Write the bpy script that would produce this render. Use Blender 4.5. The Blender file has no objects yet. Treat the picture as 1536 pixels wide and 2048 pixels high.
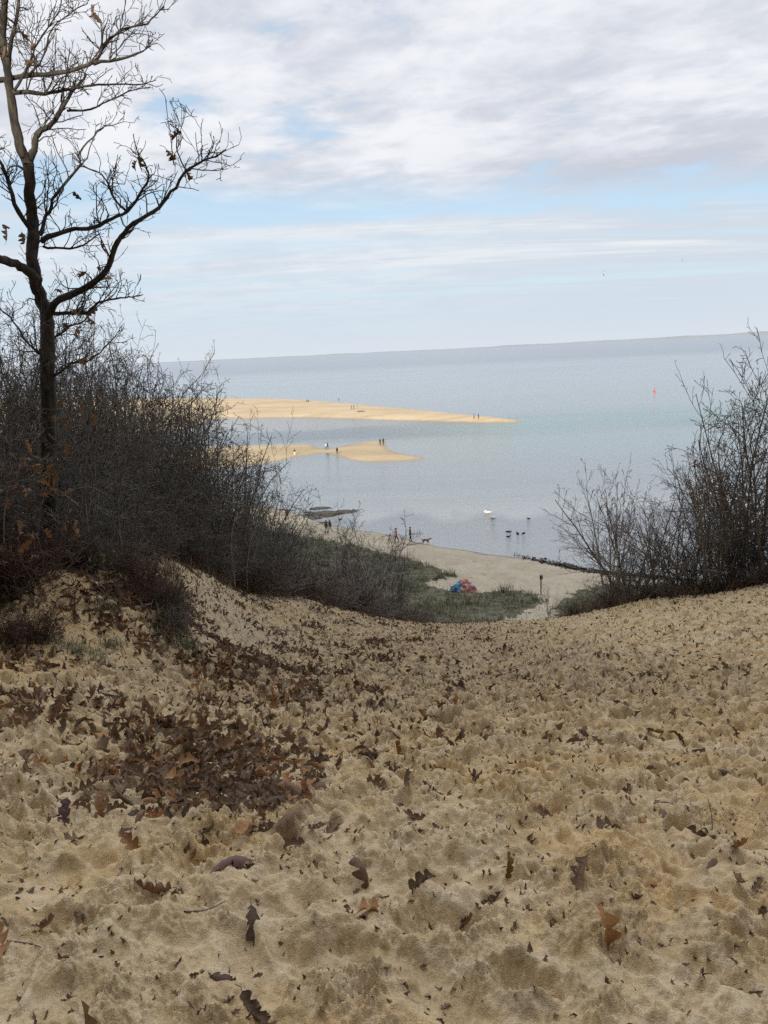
import bpy, math, random
import numpy as np
from math import radians as RAD
from mathutils import Vector
random.seed(7)
rng = np.random.default_rng(11)
C = bpy.context.scene.collection
# ------------------------------------------------------------------ camera, sky, sun, exposure
CAM = np.array([0.0, 0.0, 23.5]); FPX = 1547.0; W0, H0 = 1536, 2048
PITCH, ROLL = RAD(11.7), RAD(2.7)
FW = np.array([0, math.cos(PITCH), -math.sin(PITCH)])
_u0 = np.array([0, math.sin(PITCH), math.cos(PITCH)]); _r0 = np.array([1.0, 0, 0])
RT = _r0*math.cos(ROLL) - _u0*math.sin(ROLL)
UP = _r0*math.sin(ROLL) + _u0*math.cos(ROLL)
cam_d = bpy.data.cameras.new('camera'); cam = bpy.data.objects.new('camera', cam_d); C.objects.link(cam)
cam_d.sensor_fit = 'VERTICAL'; cam_d.sensor_height = 24.0; cam_d.lens = 24.0*FPX/H0
cam_d.clip_start = 0.05; cam_d.clip_end = 150000
from mathutils import Matrix
cam.matrix_world = Matrix(((RT[0], UP[0], -FW[0], CAM[0]), (RT[1], UP[1], -FW[1], CAM[1]), (RT[2], UP[2], -FW[2], CAM[2]), (0, 0, 0, 1)))
S = bpy.context.scene; S.camera = cam
S.view_settings.view_transform = 'Standard'; S.view_settings.look = 'None'
S.view_settings.exposure = 0.35; S.view_settings.gamma = 1.0
S.cycles.max_bounces = 5; S.cycles.diffuse_bounces = 3; S.cycles.glossy_bounces = 2
S.cycles.use_denoising = False
SUN_EL, SUN_AZ = RAD(15), RAD(188)          # azimuth measured clockwise from +Y (the view direction): low behind the camera
sl = bpy.data.lights.new('sun', 'SUN'); sl.energy = 4.2; sl.angle = RAD(0.6); sl.color = (1.0, 0.89, 0.74)
so = bpy.data.objects.new('sun', sl); C.objects.link(so)
sdir = Vector((math.sin(SUN_AZ)*math.cos(SUN_EL), math.cos(SUN_AZ)*math.cos(SUN_EL), math.sin(SUN_EL)))
so.rotation_euler = sdir.to_track_quat('Z', 'Y').to_euler(); so.location = (0, -60, 90)

class NT:
    """small helper to write node trees"""
    def __init__(s, tree): s.t = tree; s.n = tree.nodes; s.l = tree.links
    def put(s, v, sock):
        if v is None: return
        if hasattr(v, 'is_output'): s.l.new(v, sock)
        else:
            if hasattr(sock.default_value, '__len__') and not hasattr(v, '__len__'): v = (v,)*len(sock.default_value)
            if hasattr(v, '__len__') and len(sock.default_value) == 4 and len(v) == 3: v = tuple(v)+(1,)
            sock.default_value = v
    def m(s, op, a, b=None, c=None, clamp=False):
        n = s.n.new('ShaderNodeMath'); n.operation = op; n.use_clamp = clamp
        for i, v in enumerate((a, b, c)):
            if v is not None: s.put(v, n.inputs[i])
        return n.outputs[0]
    def vm(s, op, a, b=None):
        n = s.n.new('ShaderNodeVectorMath'); n.operation = op; s.put(a, n.inputs[0]); s.put(b, n.inputs[1]); return n.outputs[0]
    def noise(s, vec, scale=1, detail=4, rough=.55, dist=0, col=False):
        n = s.n.new('ShaderNodeTexNoise'); s.put(vec, n.inputs['Vector'])
        n.inputs['Scale'].default_value = scale; n.inputs['Detail'].default_value = detail
        n.inputs['Roughness'].default_value = rough; n.inputs['Distortion'].default_value = dist
        return n.outputs[1 if col else 0]
    def ss(s, v, a, b):
        n = s.n.new('ShaderNodeMapRange'); n.interpolation_type = 'SMOOTHSTEP'; s.put(v, n.inputs[0])
        n.inputs[1].default_value = a; n.inputs[2].default_value = b; return n.outputs[0]
    def lin(s, v, a, b, c=0, d=1):
        n = s.n.new('ShaderNodeMapRange'); s.put(v, n.inputs[0])
        for i, x in enumerate((a, b, c, d)): n.inputs[1+i].default_value = x
        return n.outputs[0]
    def mix(s, f, a, b):
        n = s.n.new('ShaderNodeMix'); n.data_type = 'RGBA'; s.put(f, n.inputs[0]); s.put(a, n.inputs[6]); s.put(b, n.inputs[7]); return n.outputs[2]
    def mul(s, f, a, b):
        n = s.n.new('ShaderNodeMix'); n.data_type = 'RGBA'; n.blend_type = 'MULTIPLY'; s.put(f, n.inputs[0]); s.put(a, n.inputs[6]); s.put(b, n.inputs[7]); return n.outputs[2]
    def ramp(s, f, stops):
        n = s.n.new('ShaderNodeValToRGB'); e = n.color_ramp.elements
        while len(e) < len(stops): e.new(0.5)
        for k, (p, c) in enumerate(stops): e[k].position = p; e[k].color = tuple(c)+(1,)
        s.put(f, n.inputs[0]); return n.outputs[0]
    def xyz(s, x, y, z):
        n = s.n.new('ShaderNodeCombineXYZ')
        for i, v in enumerate((x, y, z)): s.put(v, n.inputs[i])
        return n.outputs[0]
    def sep(s, v):
        n = s.n.new('ShaderNodeSeparateXYZ'); s.put(v, n.inputs[0]); return n.outputs

world = bpy.data.worlds.new('World'); S.world = world; world.use_nodes = True
nt = NT(world.node_tree); nt.n.clear()
sky = nt.n.new('ShaderNodeTexSky'); sky.sky_type = 'NISHITA'; sky.sun_disc = False
sky.sun_elevation = RAD(22); sky.sun_rotation = SUN_AZ; sky.air_density = 1.0; sky.dust_density = 0.6; sky.ozone_density = 1.5
sky.sun_elevation = SUN_EL
tc = nt.n.new('ShaderNodeTexCoord'); d = nt.sep(tc.outputs['Generated'])
zz = nt.m('MAXIMUM', d[2], 0.0); den = nt.m('ADD', zz, 0.055)
u = nt.m('DIVIDE', d[0], den); v = nt.m('DIVIDE', d[1], den)
pu = nt.xyz(nt.m('MULTIPLY', u, 0.95), nt.m('ADD', nt.m('MULTIPLY', v, 1.0), nt.m('MULTIPLY', u, 0.12)), 3.7)
n_big = nt.noise(pu, 0.55, 6, .55, .3)
n_mid = nt.noise(pu, 1.9, 9, .56, .25)
n_fin = nt.noise(pu, 5.5, 8, .62, .4)
# main deck of cloud above the clear band, thin streaks below it
zc = nt.m('SUBTRACT', 0.183, nt.m('MULTIPLY', d[0], 0.055))
zw = nt.m('ADD', zz, nt.m('MULTIPLY', nt.m('SUBTRACT', n_big, 0.5), 0.07))
zw = nt.m('ADD', zw, nt.m('MULTIPLY', nt.m('SUBTRACT', n_mid, 0.5), 0.05))
off = nt.m('SUBTRACT', zw, zc)
deck = nt.ss(off, -0.014, 0.03)
low = nt.ss(off, -0.004, -0.040)
body = nt.m('ADD', nt.m('MULTIPLY', n_mid, 0.62), nt.m('MULTIPLY', n_big, 0.55))
body = nt.m('ADD', body, nt.m('MULTIPLY', n_fin, 0.18))
dens_hi = nt.m('MULTIPLY', nt.ss(body, 0.47, 0.64), deck)
streak_v = nt.xyz(nt.m('MULTIPLY', u, 0.22), nt.m('MULTIPLY', v, 1.0), 9.1)
n_st = nt.noise(streak_v, 1.25, 8, .62, .3)
dens_lo = nt.m('MULTIPLY', nt.ss(n_st, 0.30, 0.52), low)
dens_gap = nt.m('MULTIPLY', nt.ss(n_st, 0.52, 0.78), 0.40)
dens = nt.m('MAXIMUM', nt.m('MAXIMUM', dens_hi, nt.m('MULTIPLY', dens_lo, 0.95)), dens_gap)
shade = nt.m('ADD', nt.m('MULTIPLY', n_mid, 0.65), nt.m('MULTIPLY', n_fin, 0.35))
shade = nt.ss(nt.m('SUBTRACT', shade, nt.m('MULTIPLY', nt.m('SUBTRACT', n_big, .5), .45)), 0.37, 0.63)
ccol = nt.mix(shade, (5.0, 5.25, 5.85), (7.0, 7.15, 7.5))
und = nt.m('MULTIPLY', nt.ss(off, .085, .005), nt.ss(d[0], -.02, .30))
ccol = nt.mix(nt.m('MULTIPLY', und, .75), ccol, (4.3, 4.55, 5.2))
ccol = nt.mix(nt.m('MULTIPLY', low, 0.6), ccol, (5.5, 6.1, 6.7))
lo_white = nt.m('MULTIPLY', nt.m('MULTIPLY', nt.ss(n_st, 0.50, 0.68), low), nt.ss(zz, .06, .13))
ccol = nt.mix(nt.m('MULTIPLY', lo_white, 1.0), ccol, (7.2, 7.3, 7.4))
blue = nt.mix(nt.m('ADD', 0.0, 0.62), sky.outputs[0], (4.7, 6.1, 7.6))
skyc = nt.mix(dens, blue, ccol)
# pale murk towards the horizon
hz = nt.ss(zz, 0.125, 0.0)
hcol = nt.mix(nt.ss(zz, 0.0, 0.05), (5.5, 5.95, 6.5), (5.0, 5.8, 6.6))
skyc = nt.mix(nt.m('MULTIPLY', hz, 0.92), skyc, hcol)
# unseen sky brightened high in front and dimmed behind, to deepen relief shading
bright = nt.m('MULTIPLY', nt.lin(zz, 0.42, 0.75, 1.0, 2.35), nt.lin(d[1], -.35, .30, .18, 1.0))
skyc = nt.vm('MULTIPLY', skyc, nt.xyz(bright, bright, bright))
bg = nt.n.new('ShaderNodeBackground'); nt.put(skyc, bg.inputs[0]); bg.inputs[1].default_value = 0.1
wo = nt.n.new('ShaderNodeOutputWorld'); nt.l.new(bg.outputs[0], wo.inputs[0])

# ------------------------------------------------------------------ helpers
def ray(px, py):
    r = FW*FPX + RT*(px-768) + UP*(1024-py); return r/np.linalg.norm(r)
def at(px, py, Y):
    r = ray(px, py); return CAM + r*(Y/r[1])
def onz(px, py, z=0.0):
    r = ray(px, py); return CAM + r*((z-CAM[2])/r[2])
def proj(P):
    q = np.asarray(P) - CAM; dz = np.maximum(q@FW, 1e-6)
    return 768 + FPX*(q@RT)/dz, 1024 - FPX*(q@UP)/dz, q@FW
def gx(px, Y): return at(px, 1150, Y)[0]

def hash2(ix, iy, s):
    h = (ix.astype(np.int64)*374761393 + iy.astype(np.int64)*668265263 + s*974634777) & 0xffffffff
    h = ((h ^ (h >> 13))*1274126177) & 0xffffffff
    h = ((h ^ (h >> 16))*2246822519) & 0xffffffff
    return ((h ^ (h >> 15)) & 0xffffff)/float(0x1000000)
def perlin(x, y, s=0):
    ix = np.floor(x); iy = np.floor(y); fx = x-ix; fy = y-iy
    u = fx*fx*fx*(fx*(fx*6-15)+10); v = fy*fy*fy*(fy*(fy*6-15)+10)
    def g(dx, dy):
        a = hash2(ix+dx, iy+dy, s)*2*np.pi; return np.cos(a)*(fx-dx)+np.sin(a)*(fy-dy)
    return ((g(0,0)*(1-u)+g(1,0)*u)*(1-v) + (g(0,1)*(1-u)+g(1,1)*u)*v)*1.5
def fbm(x, y, s=0, o=4, gain=.5):
    t = 0; a = 1; f = 1
    for k in range(o): t = t + a*perlin(x*f, y*f, s+k*17); a *= gain; f *= 2.03
    return t
def sstep(x, a, b):
    t = np.clip((x-a)/(b-a), 0, 1); return t*t*(3-2*t)
def sdf(P, x, y):
    """signed distance to polygon P (n,2), positive inside"""
    P = np.asarray(P, float); d2 = np.full(x.shape, 1e18); ins = np.zeros(x.shape, bool); n = len(P)
    for i in range(n):
        a = P[i]; b = P[(i+1) % n]; e = b-a
        t = np.clip(((x-a[0])*e[0]+(y-a[1])*e[1])/(e@e+1e-12), 0, 1)
        d2 = np.minimum(d2, (x-a[0]-t*e[0])**2+(y-a[1]-t*e[1])**2)
        if a[1] != b[1]:
            c = ((a[1] > y) != (b[1] > y)) & (x < e[0]*(y-a[1])/(b[1]-a[1]) + a[0]); ins ^= c
    return np.where(ins, 1, -1)*np.sqrt(d2)

def mesh_np(name, V, F, mat=None, parent=None, smooth=False, attrs=None, mats=None, midx=None, link=True):
    """V (n,3), F (m,3|4) or list of arrays -> object"""
    me = bpy.data.meshes.new(name)
    Fs = F if isinstance(F, list) else [F]
    Fs = [np.asarray(f, np.int32) for f in Fs if len(f)]
    V = np.asarray(V, np.float32)
    me.vertices.add(len(V)); me.vertices.foreach_set('co', V.ravel())
    loops = np.concatenate([f.ravel() for f in Fs]); tot = np.concatenate([np.full(len(f), f.shape[1], np.int32) for f in Fs])
    start = np.concatenate([[0], np.cumsum(tot)[:-1]]).astype(np.int32)
    me.loops.add(len(loops)); me.loops.foreach_set('vertex_index', loops)
    me.polygons.add(len(tot)); me.polygons.foreach_set('loop_start', start)
    me.update(calc_edges=True)
    if smooth: me.polygons.foreach_set('use_smooth', np.ones(len(tot), bool))
    for k, val in (attrs or {}).items():
        a = me.attributes.new(k, 'FLOAT', 'POINT'); a.data.foreach_set('value', np.asarray(val, np.float32))
    for mm in (mats or ([mat] if mat else [])): me.materials.append(mm)
    if midx is not None: me.polygons.foreach_set('material_index', np.asarray(midx, np.int32))
    me.validate()
    if not link: return me
    return obj(name, me, parent)
def obj(name, me, parent=None):
    o = bpy.data.objects.new(name, me); C.objects.link(o)
    if parent is not None: o.parent = parent
    return o
def tag(o, label=None, cat=None, group=None, kind=None):
    if label: o['label'] = label
    if cat: o['category'] = cat
    if group: o['group'] = group
    if kind: o['kind'] = kind
    return o
def empty(name, loc, label, cat, group=None, rz=0.0):
    o = bpy.data.objects.new(name, None); C.objects.link(o); o.location = loc; o.rotation_euler = (0, 0, rz)
    return tag(o, label, cat, group)

def mat(name):
    m = bpy.data.materials.new(name); m.use_nodes = True
    t = NT(m.node_tree); b = m.node_tree.nodes['Principled BSDF']; return m, t, b
def simple(name, col, rough=.8, var=.25, scale=30, bump=0.0, spec=.3):
    m, t, b = mat(name); g = t.n.new('ShaderNodeTexCoord').outputs['Object']
    n = t.noise(g, scale, 4, .6)
    c0 = tuple(max(0, c*(1-var)) for c in col); c1 = tuple(min(1, c*(1+var)) for c in col)
    t.put(t.mix(n, c0, c1), b.inputs['Base Color']); b.inputs['Roughness'].default_value = rough
    b.inputs['Specular IOR Level'].default_value = spec
    if bump:
        bn = t.n.new('ShaderNodeBump'); bn.inputs['Strength'].default_value = bump; t.put(n, bn.inputs['Height']); t.put(bn.outputs[0], b.inputs['Normal'])
    return m

# ------------------------------------------------------------------ terrain
CP = [  # pixel x, pixel y, distance ahead: points of the dune surface
 (768,2048,1.62),(100,2048,1.55),(1450,2048,1.6),(768,1750,2.25),(300,1700,2.5),(1300,1750,2.3),(100,1520,4.2),(768,1500,5.0),(1300,1500,4.9),(1536,1500,4.9),
 (60,1420,5.3),(300,1400,6.2),(850,1380,7.8),(1400,1380,7.6),(850,1300,13.5),(600,1310,12.3),(870,1268,21),(1100,1262,19),(1250,1255,17.5),(1450,1260,14.5),(1536,1280,12.5),
 (100,1310,6.8),(330,1345,7.4),(20,1180,8.0),(170,1145,8.7),(300,1190,8.9),(340,1240,8.4),(430,1300,11),(430,1240,13.5),(420,1152,18),(300,1110,15.5),(600,1197,23),(760,1240,27),(870,1253,29.5),(985,1250,31),(520,1240,18),
 (1536,1172,19),(1300,1200,21.5),(1130,1238,26),(1430,1190,20),
 (0,1090,9.5),(-150,1060,9),(-150,1300,6.6),(-300,1560,3.6),(1800,1450,5.0),(1800,1200,15),(1800,1080,22)]
cpts = [at(*c) for c in CP]
cpts += [np.array(p, float) for p in [
 (0,0,21.95),(-2,0.3,22.0),(2,0.3,21.95),(0,-4,22.6),(-5,-3,22.8),(5,-3,22.5),(-7,3,21.9),(7,3,21.6),(-9,9,21.6),(0,0.9,21.93),
 (6,38,8.6),(7,48,4.4),(8,58,1.2),(9,70,-3.5),(-6,40,8.0),(-8,52,4.2),(-9,62,1.0),(-10,75,-3),(18,34,10.2),(20,46,5.2),(24,60,-0.5),(26,75,-6),
 (-9,20,17.6),(-12,30,14.6),(-14,42,9.8),(-16,54,5.0),(-18,68,0.0),(-20,16,20.5),(-26,30,17),(-30,45,10),(-34,62,2),(-40,20,21),(-45,80,-4),
 (30,26,16.5),(34,40,10),(38,55,3),(45,25,19),(52,45,10),(50,75,-6),(0,90,-10),(-18,6,22.4),(18,8,19.6)]]
cpts = np.array(cpts)
def _tps_fit(P, z, lam=0.02):
    n = len(P); r2 = ((P[:, None]-P[None])**2).sum(-1); K = np.where(r2 > 0, .5*r2*np.log(r2+1e-12), 0) + lam*np.eye(n)
    A = np.zeros((n+3, n+3)); A[:n, :n] = K; A[:n, n] = 1; A[:n, n+1:] = P; A[n:, :n] = A[:n, n:].T
    return np.linalg.solve(A, np.concatenate([z, [0, 0, 0]]))
# work in log-polar-like warped coordinates so that near points act locally
def _warp(x, y):
    r = np.sqrt(x*x+(y+3)**2)+1e-9; s = np.log(1+r/4.0)*4.0/r; return x*s, (y+3)*s
_wx, _wy = _warp(cpts[:, 0], cpts[:, 1]); _P = np.stack([_wx, _wy], 1)
def _trend(x, y): return 22.3 - 0.335*np.maximum(y, -4)
_sol = _tps_fit(_P, cpts[:, 2]-_trend(cpts[:, 0], cpts[:, 1]))
WL = np.array([onz(*p)[:2] for p in [(-900,985),(0,992),(400,1002),(540,1014),(600,1030),(640,1046),(700,1058),(780,1071),(850,1087),(900,1097),(950,1105),(1000,1111),(1060,1119),(1130,1133),(1250,1147),(1400,1160),(1536,1168),(2400,1190)]])
WL = WL[np.argsort(WL[:, 0])]
def base_h(x, y):
    sh = x.shape; x = x.ravel(); y = y.ravel(); out = np.empty(len(x))
    for i in range(0, len(x), 60000):
        a = x[i:i+60000]; b = y[i:i+60000]; wx, wy = _warp(a, b); r2 = (wx[:, None]-_P[:, 0])**2+(wy[:, None]-_P[:, 1])**2
        z = (.5*r2*np.log(r2+1e-12))@_sol[:-3] + _sol[-3] + _sol[-2]*wx + _sol[-1]*wy + _trend(a, b)
        far = sstep(np.hypot(a, b-30), 60, 110)       # keep the fit tame far outside its points
        z = z*(1-far) + far*np.clip(z, -8, 24)
        s = np.interp(a, WL[:, 0], WL[:, 1]) - b + fbm(a*.12, b*.12, 5, 3)*0.8
        zb = np.where(s > 0, 1.35*(1-np.exp(-s/9.0)) + 0.012*s, np.maximum(0.09*s, -3))
        k = 0.8; hsm = np.clip(.5+.5*(z-zb)/k, 0, 1); z2 = zb*(1-hsm)+z*hsm + k*hsm*(1-hsm)
        # unseen bluff added behind the viewer, shaped to shade dune and near beach
        back = np.clip(-2.5-b, 0, 60); z2 = np.maximum(z2, -3) + np.where(b < -2.5, (18.4+3.0*fbm(a*.14, b*.04, 44, 3))*(1-np.exp(-(back/26)**1.4)), 0)
        out[i:i+60000] = z2
    return out.reshape(sh)
def h1(x, y): return float(base_h(np.array([x]), np.array([y]))[0])
def hit(px, py, t0=1.0, tmax=400):
    """where the sight line through a pixel first meets the ground"""
    r = ray(px, py); t = np.concatenate([np.linspace(t0, 60, 1500), np.linspace(60.05, tmax, 1500)])
    P = CAM + r*t[:, None]; hh = base_h(P[:, 0], P[:, 1]); k = np.argmax(P[:, 2] < hh)
    return P[k] if (P[:, 2] < hh).any() else onz(px, py)
def gpt(px, Y):
    x = gx(px, Y)
    return np.array([x, Y, h1(x, Y)])

# regions of the ground (seen from above)
def xyl(L): return np.array([(gx(p, Y), Y) for p, Y in L])
RIM_L = [(-250,6.2),(-60,7.0),(0,8.0),(90,8.7),(170,9.1),(230,11.5),(260,13.3),(300,15.0),(420,18.6),(520,21.5),(600,23.8),(700,26.3),(770,28.3),(880,30.2),(940,36)]
RIM_R = [(1120,29),(1230,24.2),(1300,22.2),(1380,20.9),(1450,20.4),(1536,19.4),(1750,17.0),(2100,11)]
SAND = np.concatenate([[(-7.5,-3),(-7.5,5)], xyl(RIM_L), xyl([(965,44),(985,56),(1000,62),(1105,61),(1110,46)]), xyl(RIM_R), [(16,4),(10,-3)]])
GR_E = [(300,1052),(480,1060),(560,1064),(640,1078),(730,1096),(810,1118),(880,1140),(906,1152),(880,1160),(850,1168),(880,1180),(930,1188),(975,1186),(1010,1180),(1050,1185),(1082,1198),(1086,1206),(1062,1218),(1020,1236),(985,1252)]
GRE_XY = np.array([hit(px, py, t0=40)[:2] for px, py in GR_E])
GRASS = np.concatenate([GRE_XY, xyl([(960,46),(930,36),(800,33),(600,34),(400,40)]), [(-30,52),(-34,80)]])
GR_R = np.concatenate([np.array([hit(px, py, t0=40)[:2] for px, py in [(1112,1222),(1118,1206),(1150,1190),(1190,1172),(1260,1168),(1400,1172),(1700,1180)]]), [(40,45),(24,36),(14,42)]])
BR = gpt(270, 9.3)                                                 # brushy mound on the left bank
def masks(x, y):
    w = fbm(x*1.1, y*1.1, 31, 4)
    sd = sdf(SAND, x, y) + w*0.35*np.clip(y/10, .3, 1.6)
    litter = sstep(sd, 0.12, -0.25)
    mound = np.hypot((x-BR[0])/1.05, (y-BR[1])/1.15) + w*.35
    litter = np.maximum(litter, sstep(mound, 1.05, .75)*.9)
    g1 = np.maximum(sdf(GRASS, x, y), sdf(GR_R, x, y)) + w*.9
    s = np.interp(x, WL[:, 0], WL[:, 1]) - y
    far = sstep(y, 50, 56)
    edge = np.interp(x, GRE_XY[np.argsort(GRE_XY[:, 0]), 0], np.minimum(GRE_XY[np.argsort(GRE_XY[:, 0]), 1], 120))
    litter = litter*(1-far) + far*sstep(g1, -.5, .3)
    pale_p = xyl([(370,8.4),(450,9.6),(560,12),(640,15),(560,18),(430,17),(330,14.8),(330,12),(360,10)])
    pale = sstep(sdf(pale_p, x, y)+w*.8, -.6, 1.0)
    pale2 = sstep(sdf(np.concatenate([xyl(RIM_L[6:13]), xyl([(760,26),(690,24),(600,21.6),(520,19.4),(420,16.9),(300,13.6)])]), x, y)+w*.5, -.2, .5)
    pale = np.maximum(pale, pale2*.75)
    yel = sstep(sdf(xyl([(-200,6.0),(0,7.8),(90,8.5),(170,9.0),(230,8.9),(270,7.9),(330,7.4),(200,6.6),(60,6.1),(-150,5.6)]), x, y)+w*.3, -.3, .4)
    yel = np.maximum(yel, .75*sstep(w+.5*np.clip(x/2, -1, 1)*sstep(y, 14, 5), .05, .60))
    return litter, pale, yel, sd
def footprints(x, y, cell, seed, depth, a=.15, b=.075, fill=.95):
    ix = np.floor(x/cell); iy = np.floor(y/cell); out = np.zeros(x.shape)
    for dx in (-1, 0, 1):
        for dy in (-1, 0, 1):
            cx, cy = ix+dx, iy+dy; on = hash2(cx, cy, seed) < fill
            px = (cx+hash2(cx, cy, seed+1))*cell; py = (cy+hash2(cx, cy, seed+2))*cell
            th = 1.57+(hash2(cx, cy, seed+3)-.5)*2.0; sc = .7+.6*hash2(cx, cy, seed+4); dp = .5+.8*hash2(cx, cy, seed+5)
            ex = x-px; ey = y-py; c = np.cos(th); s = np.sin(th)
            l = (ex*c+ey*s)/(a*sc); t = (-ex*s+ey*c)/(b*sc*1.15); r = np.sqrt(l*l+t*t)+1e-9
            f = -np.exp(-(r**3.4)*.9)*(1+.45*l*np.exp(-r*r)) + .38*np.exp(-((r-1.45)/.42)**2)*(1+.5*np.sin(3*np.arctan2(t, l)+6.28*hash2(cx, cy, seed+6)))
            out += np.where(on & (r < 3), f*dp*depth, 0)
    return out
def lumps(x, y, cell, seed, fill=.8):
    """crumbled clods: rounded lumps with creases between them, 0..1"""
    ix = np.floor(x/cell); iy = np.floor(y/cell); out = np.zeros(x.shape)
    for dx in (-1, 0, 1):
        for dy in (-1, 0, 1):
            cx, cy = ix+dx, iy+dy; h = hash2(cx, cy, seed); px = (cx+hash2(cx, cy, seed+1))*cell; py = (cy+hash2(cx, cy, seed+2))*cell
            R = cell*(.35+.6*hash2(cx, cy, seed+3)); q = 1-((x-px)**2+(y-py)**2)/(R*R)
            out = np.where(h < fill, np.maximum(out, np.maximum(q, 0)**.8*R/cell), out)
    return out
def detail(x, y, M=None):
    """trampled relief of the sand"""
    litter, pale, yel, sd = M if M is not None else masks(x, y)
    r = np.hypot(x, y)
    bowl = (1-litter)*sstep(y, -2, .6)
    wob = fbm(x*3.4, y*3.4, 77, 2)*.06; wob2 = fbm(x*3.4+9, y*3.4, 78, 2)*.06
    X = x+wob; Y = y+wob2
    calm = sstep(fbm(x*.8, y*.8, 91, 2), .05, .5)*sstep(r, 5.5, 2.4)*sstep(x, 1.1, -.4)      # smoother, less trodden sand near left
    calm = np.maximum(calm, .85*sstep(yel, .7, .95)*sstep(x, -1, -2)*sstep(y, 5, 6))
    amp = bowl*(1-.8*calm)*np.interp(r, [0, 2, 4, 7, 12, 30, 45], [.28, .42, .78, 1.0, 1.15, 1.2, .8])
    amp = amp*(1-.15*pale)*sstep(y, 52, 46)
    z = footprints(X, Y, .175, 100, .038, .072, .042)*amp + footprints(X+.7, Y+.3, .34, 200, .052, .115, .06, .6)*amp
    z += footprints(x+.31, y+.12, .095, 250, .016, .038, .027, .7)*amp*sstep(r, 16, 8)
    z += amp*.018*fbm(x*2.1, y*2.1, 12, 3)
    near = sstep(r, 26, 9)
    crust = .30+1.3*sstep(fbm(x*2.3, y*2.3, 18, 3), -.15, .45)
    z += amp*near*(.018*np.abs(perlin(x*7, y*7, 13))+.014*perlin(x*11, y*11, 14)+crust*.017*np.abs(perlin(x*18, y*18, 15)))
    z += bowl*(.55+.45*amp)*sstep(r, 12, 4)*crust*(.013*np.abs(perlin(x*33, y*33, 16))+.007*np.abs(perlin(x*61, y*61, 17)))
    z *= 1.35
    wx_ = x+.02*perlin(x*14, y*14, 401); wy_ = y+.02*perlin(x*14, y*14, 402); rough_ = sstep(fbm(x*3.2, y*3.2, 403, 3), -.12, .28)
    z += bowl*(.45+.55*amp)*rough_*(1-.5*calm)*(.040*lumps(wx_, wy_, .12, 410)*sstep(r, 20, 9) + .034*lumps(wx_, wy_, .055, 420)*sstep(r, 9, 4) + .020*lumps(wx_, wy_, .028, 430)*sstep(r, 5, 2.4))
    cl = np.maximum(fbm(x*5, y*5, 41, 2)-.15, 0)*sstep(r, 9, 3)
    z += (1-.4*calm)*bowl*cl*(.05*np.abs(perlin(x*26, y*26, 51))+.028*np.abs(perlin(x*58, y*58, 52)))*1.3
    z += bowl*near*.0022*fbm(x*38, y*38, 61, 2)*sstep(r, 5, 2.5)
    z += .012*bowl*calm*fbm(x*3.5, y*3.5, 63, 4)
    # a few deep heel holes close by
    for hx, hy, a, dp in HOLES:
        q = np.hypot((x-hx)/(a*1.5), (y-hy)/a); q = q+.3*perlin(x*11, y*11, 5)+.12*perlin(x*30, y*30, 6)
        z += bowl*(-1.5*dp*np.exp(-q**5)+dp*.32*np.exp(-((q-1.35)/.3)**2))
    z += litter*sstep(y, 50, 30)*(.06*fbm(x*1.6, y*1.6, 71, 4))
    bch = sstep(y, 52, 60)*(1-litter)
    z += bch*(.05*fbm(x*.9, y*.9, 81, 4)+.03*footprints(X, Y, .9, 300, 1.0, .25, .18, .8))*sstep(np.interp(x, WL[:, 0], WL[:, 1])-y, .3, 3)
    return z
HOLES = [(hit(px, py)[0], hit(px, py)[1], a, dp) for px, py, a, dp in [(1050,1985,.060,.05),(880,1860,.09,.05),(110,1870,.09,.04),(660,1920,.08,.035),(900,1445,.13,.09),(60,1600,.12,.03)]]
def GH(x, y):
    x = np.asarray(x, float); y = np.asarray(y, float); return base_h(x, y) + detail(x, y)

NA, NR = 1060, 1250
az = np.concatenate([np.linspace(-42, 42, NA), np.linspace(42, 318, 48)[1:-1]]); az = np.radians(az)
rr = np.concatenate([np.geomspace(.85, 50, NR), np.geomspace(50, 190, 190)[1:]])
def sector(r0, r1):
    R, A = np.meshgrid(rr[r0:r1], az, indexing='ij'); return R*np.sin(A), R*np.cos(A)
def grid_faces(nr, na, wrap=True):
    i = np.arange(nr-1)[:, None]; j = np.arange(na if wrap else na-1)[None]
    j2 = (j+1) % na; a = i*na+j; b = i*na+j2
    return np.stack([a, b, b+na, a+na], -1).reshape(-1, 4)[:, ::-1]
NSPLIT = NR
X, Y = sector(0, NSPLIT); M = masks(X, Y); Z = base_h(X, Y)+detail(X, Y, M)
V = np.stack([X, Y, Z], -1).reshape(-1, 3); F = grid_faces(NSPLIT, len(az))
V = np.concatenate([V, [[0, 0, float(Z[0].mean())]]]); na = len(az)
cap = np.array([[(j+1) % na, j, len(V)-1] for j in range(na)])[:, ::-1]
at_d = {k: np.concatenate([m.ravel(), [0]]) for k, m in zip(('litter', 'pale', 'yellow'), M[:3])}

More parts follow.
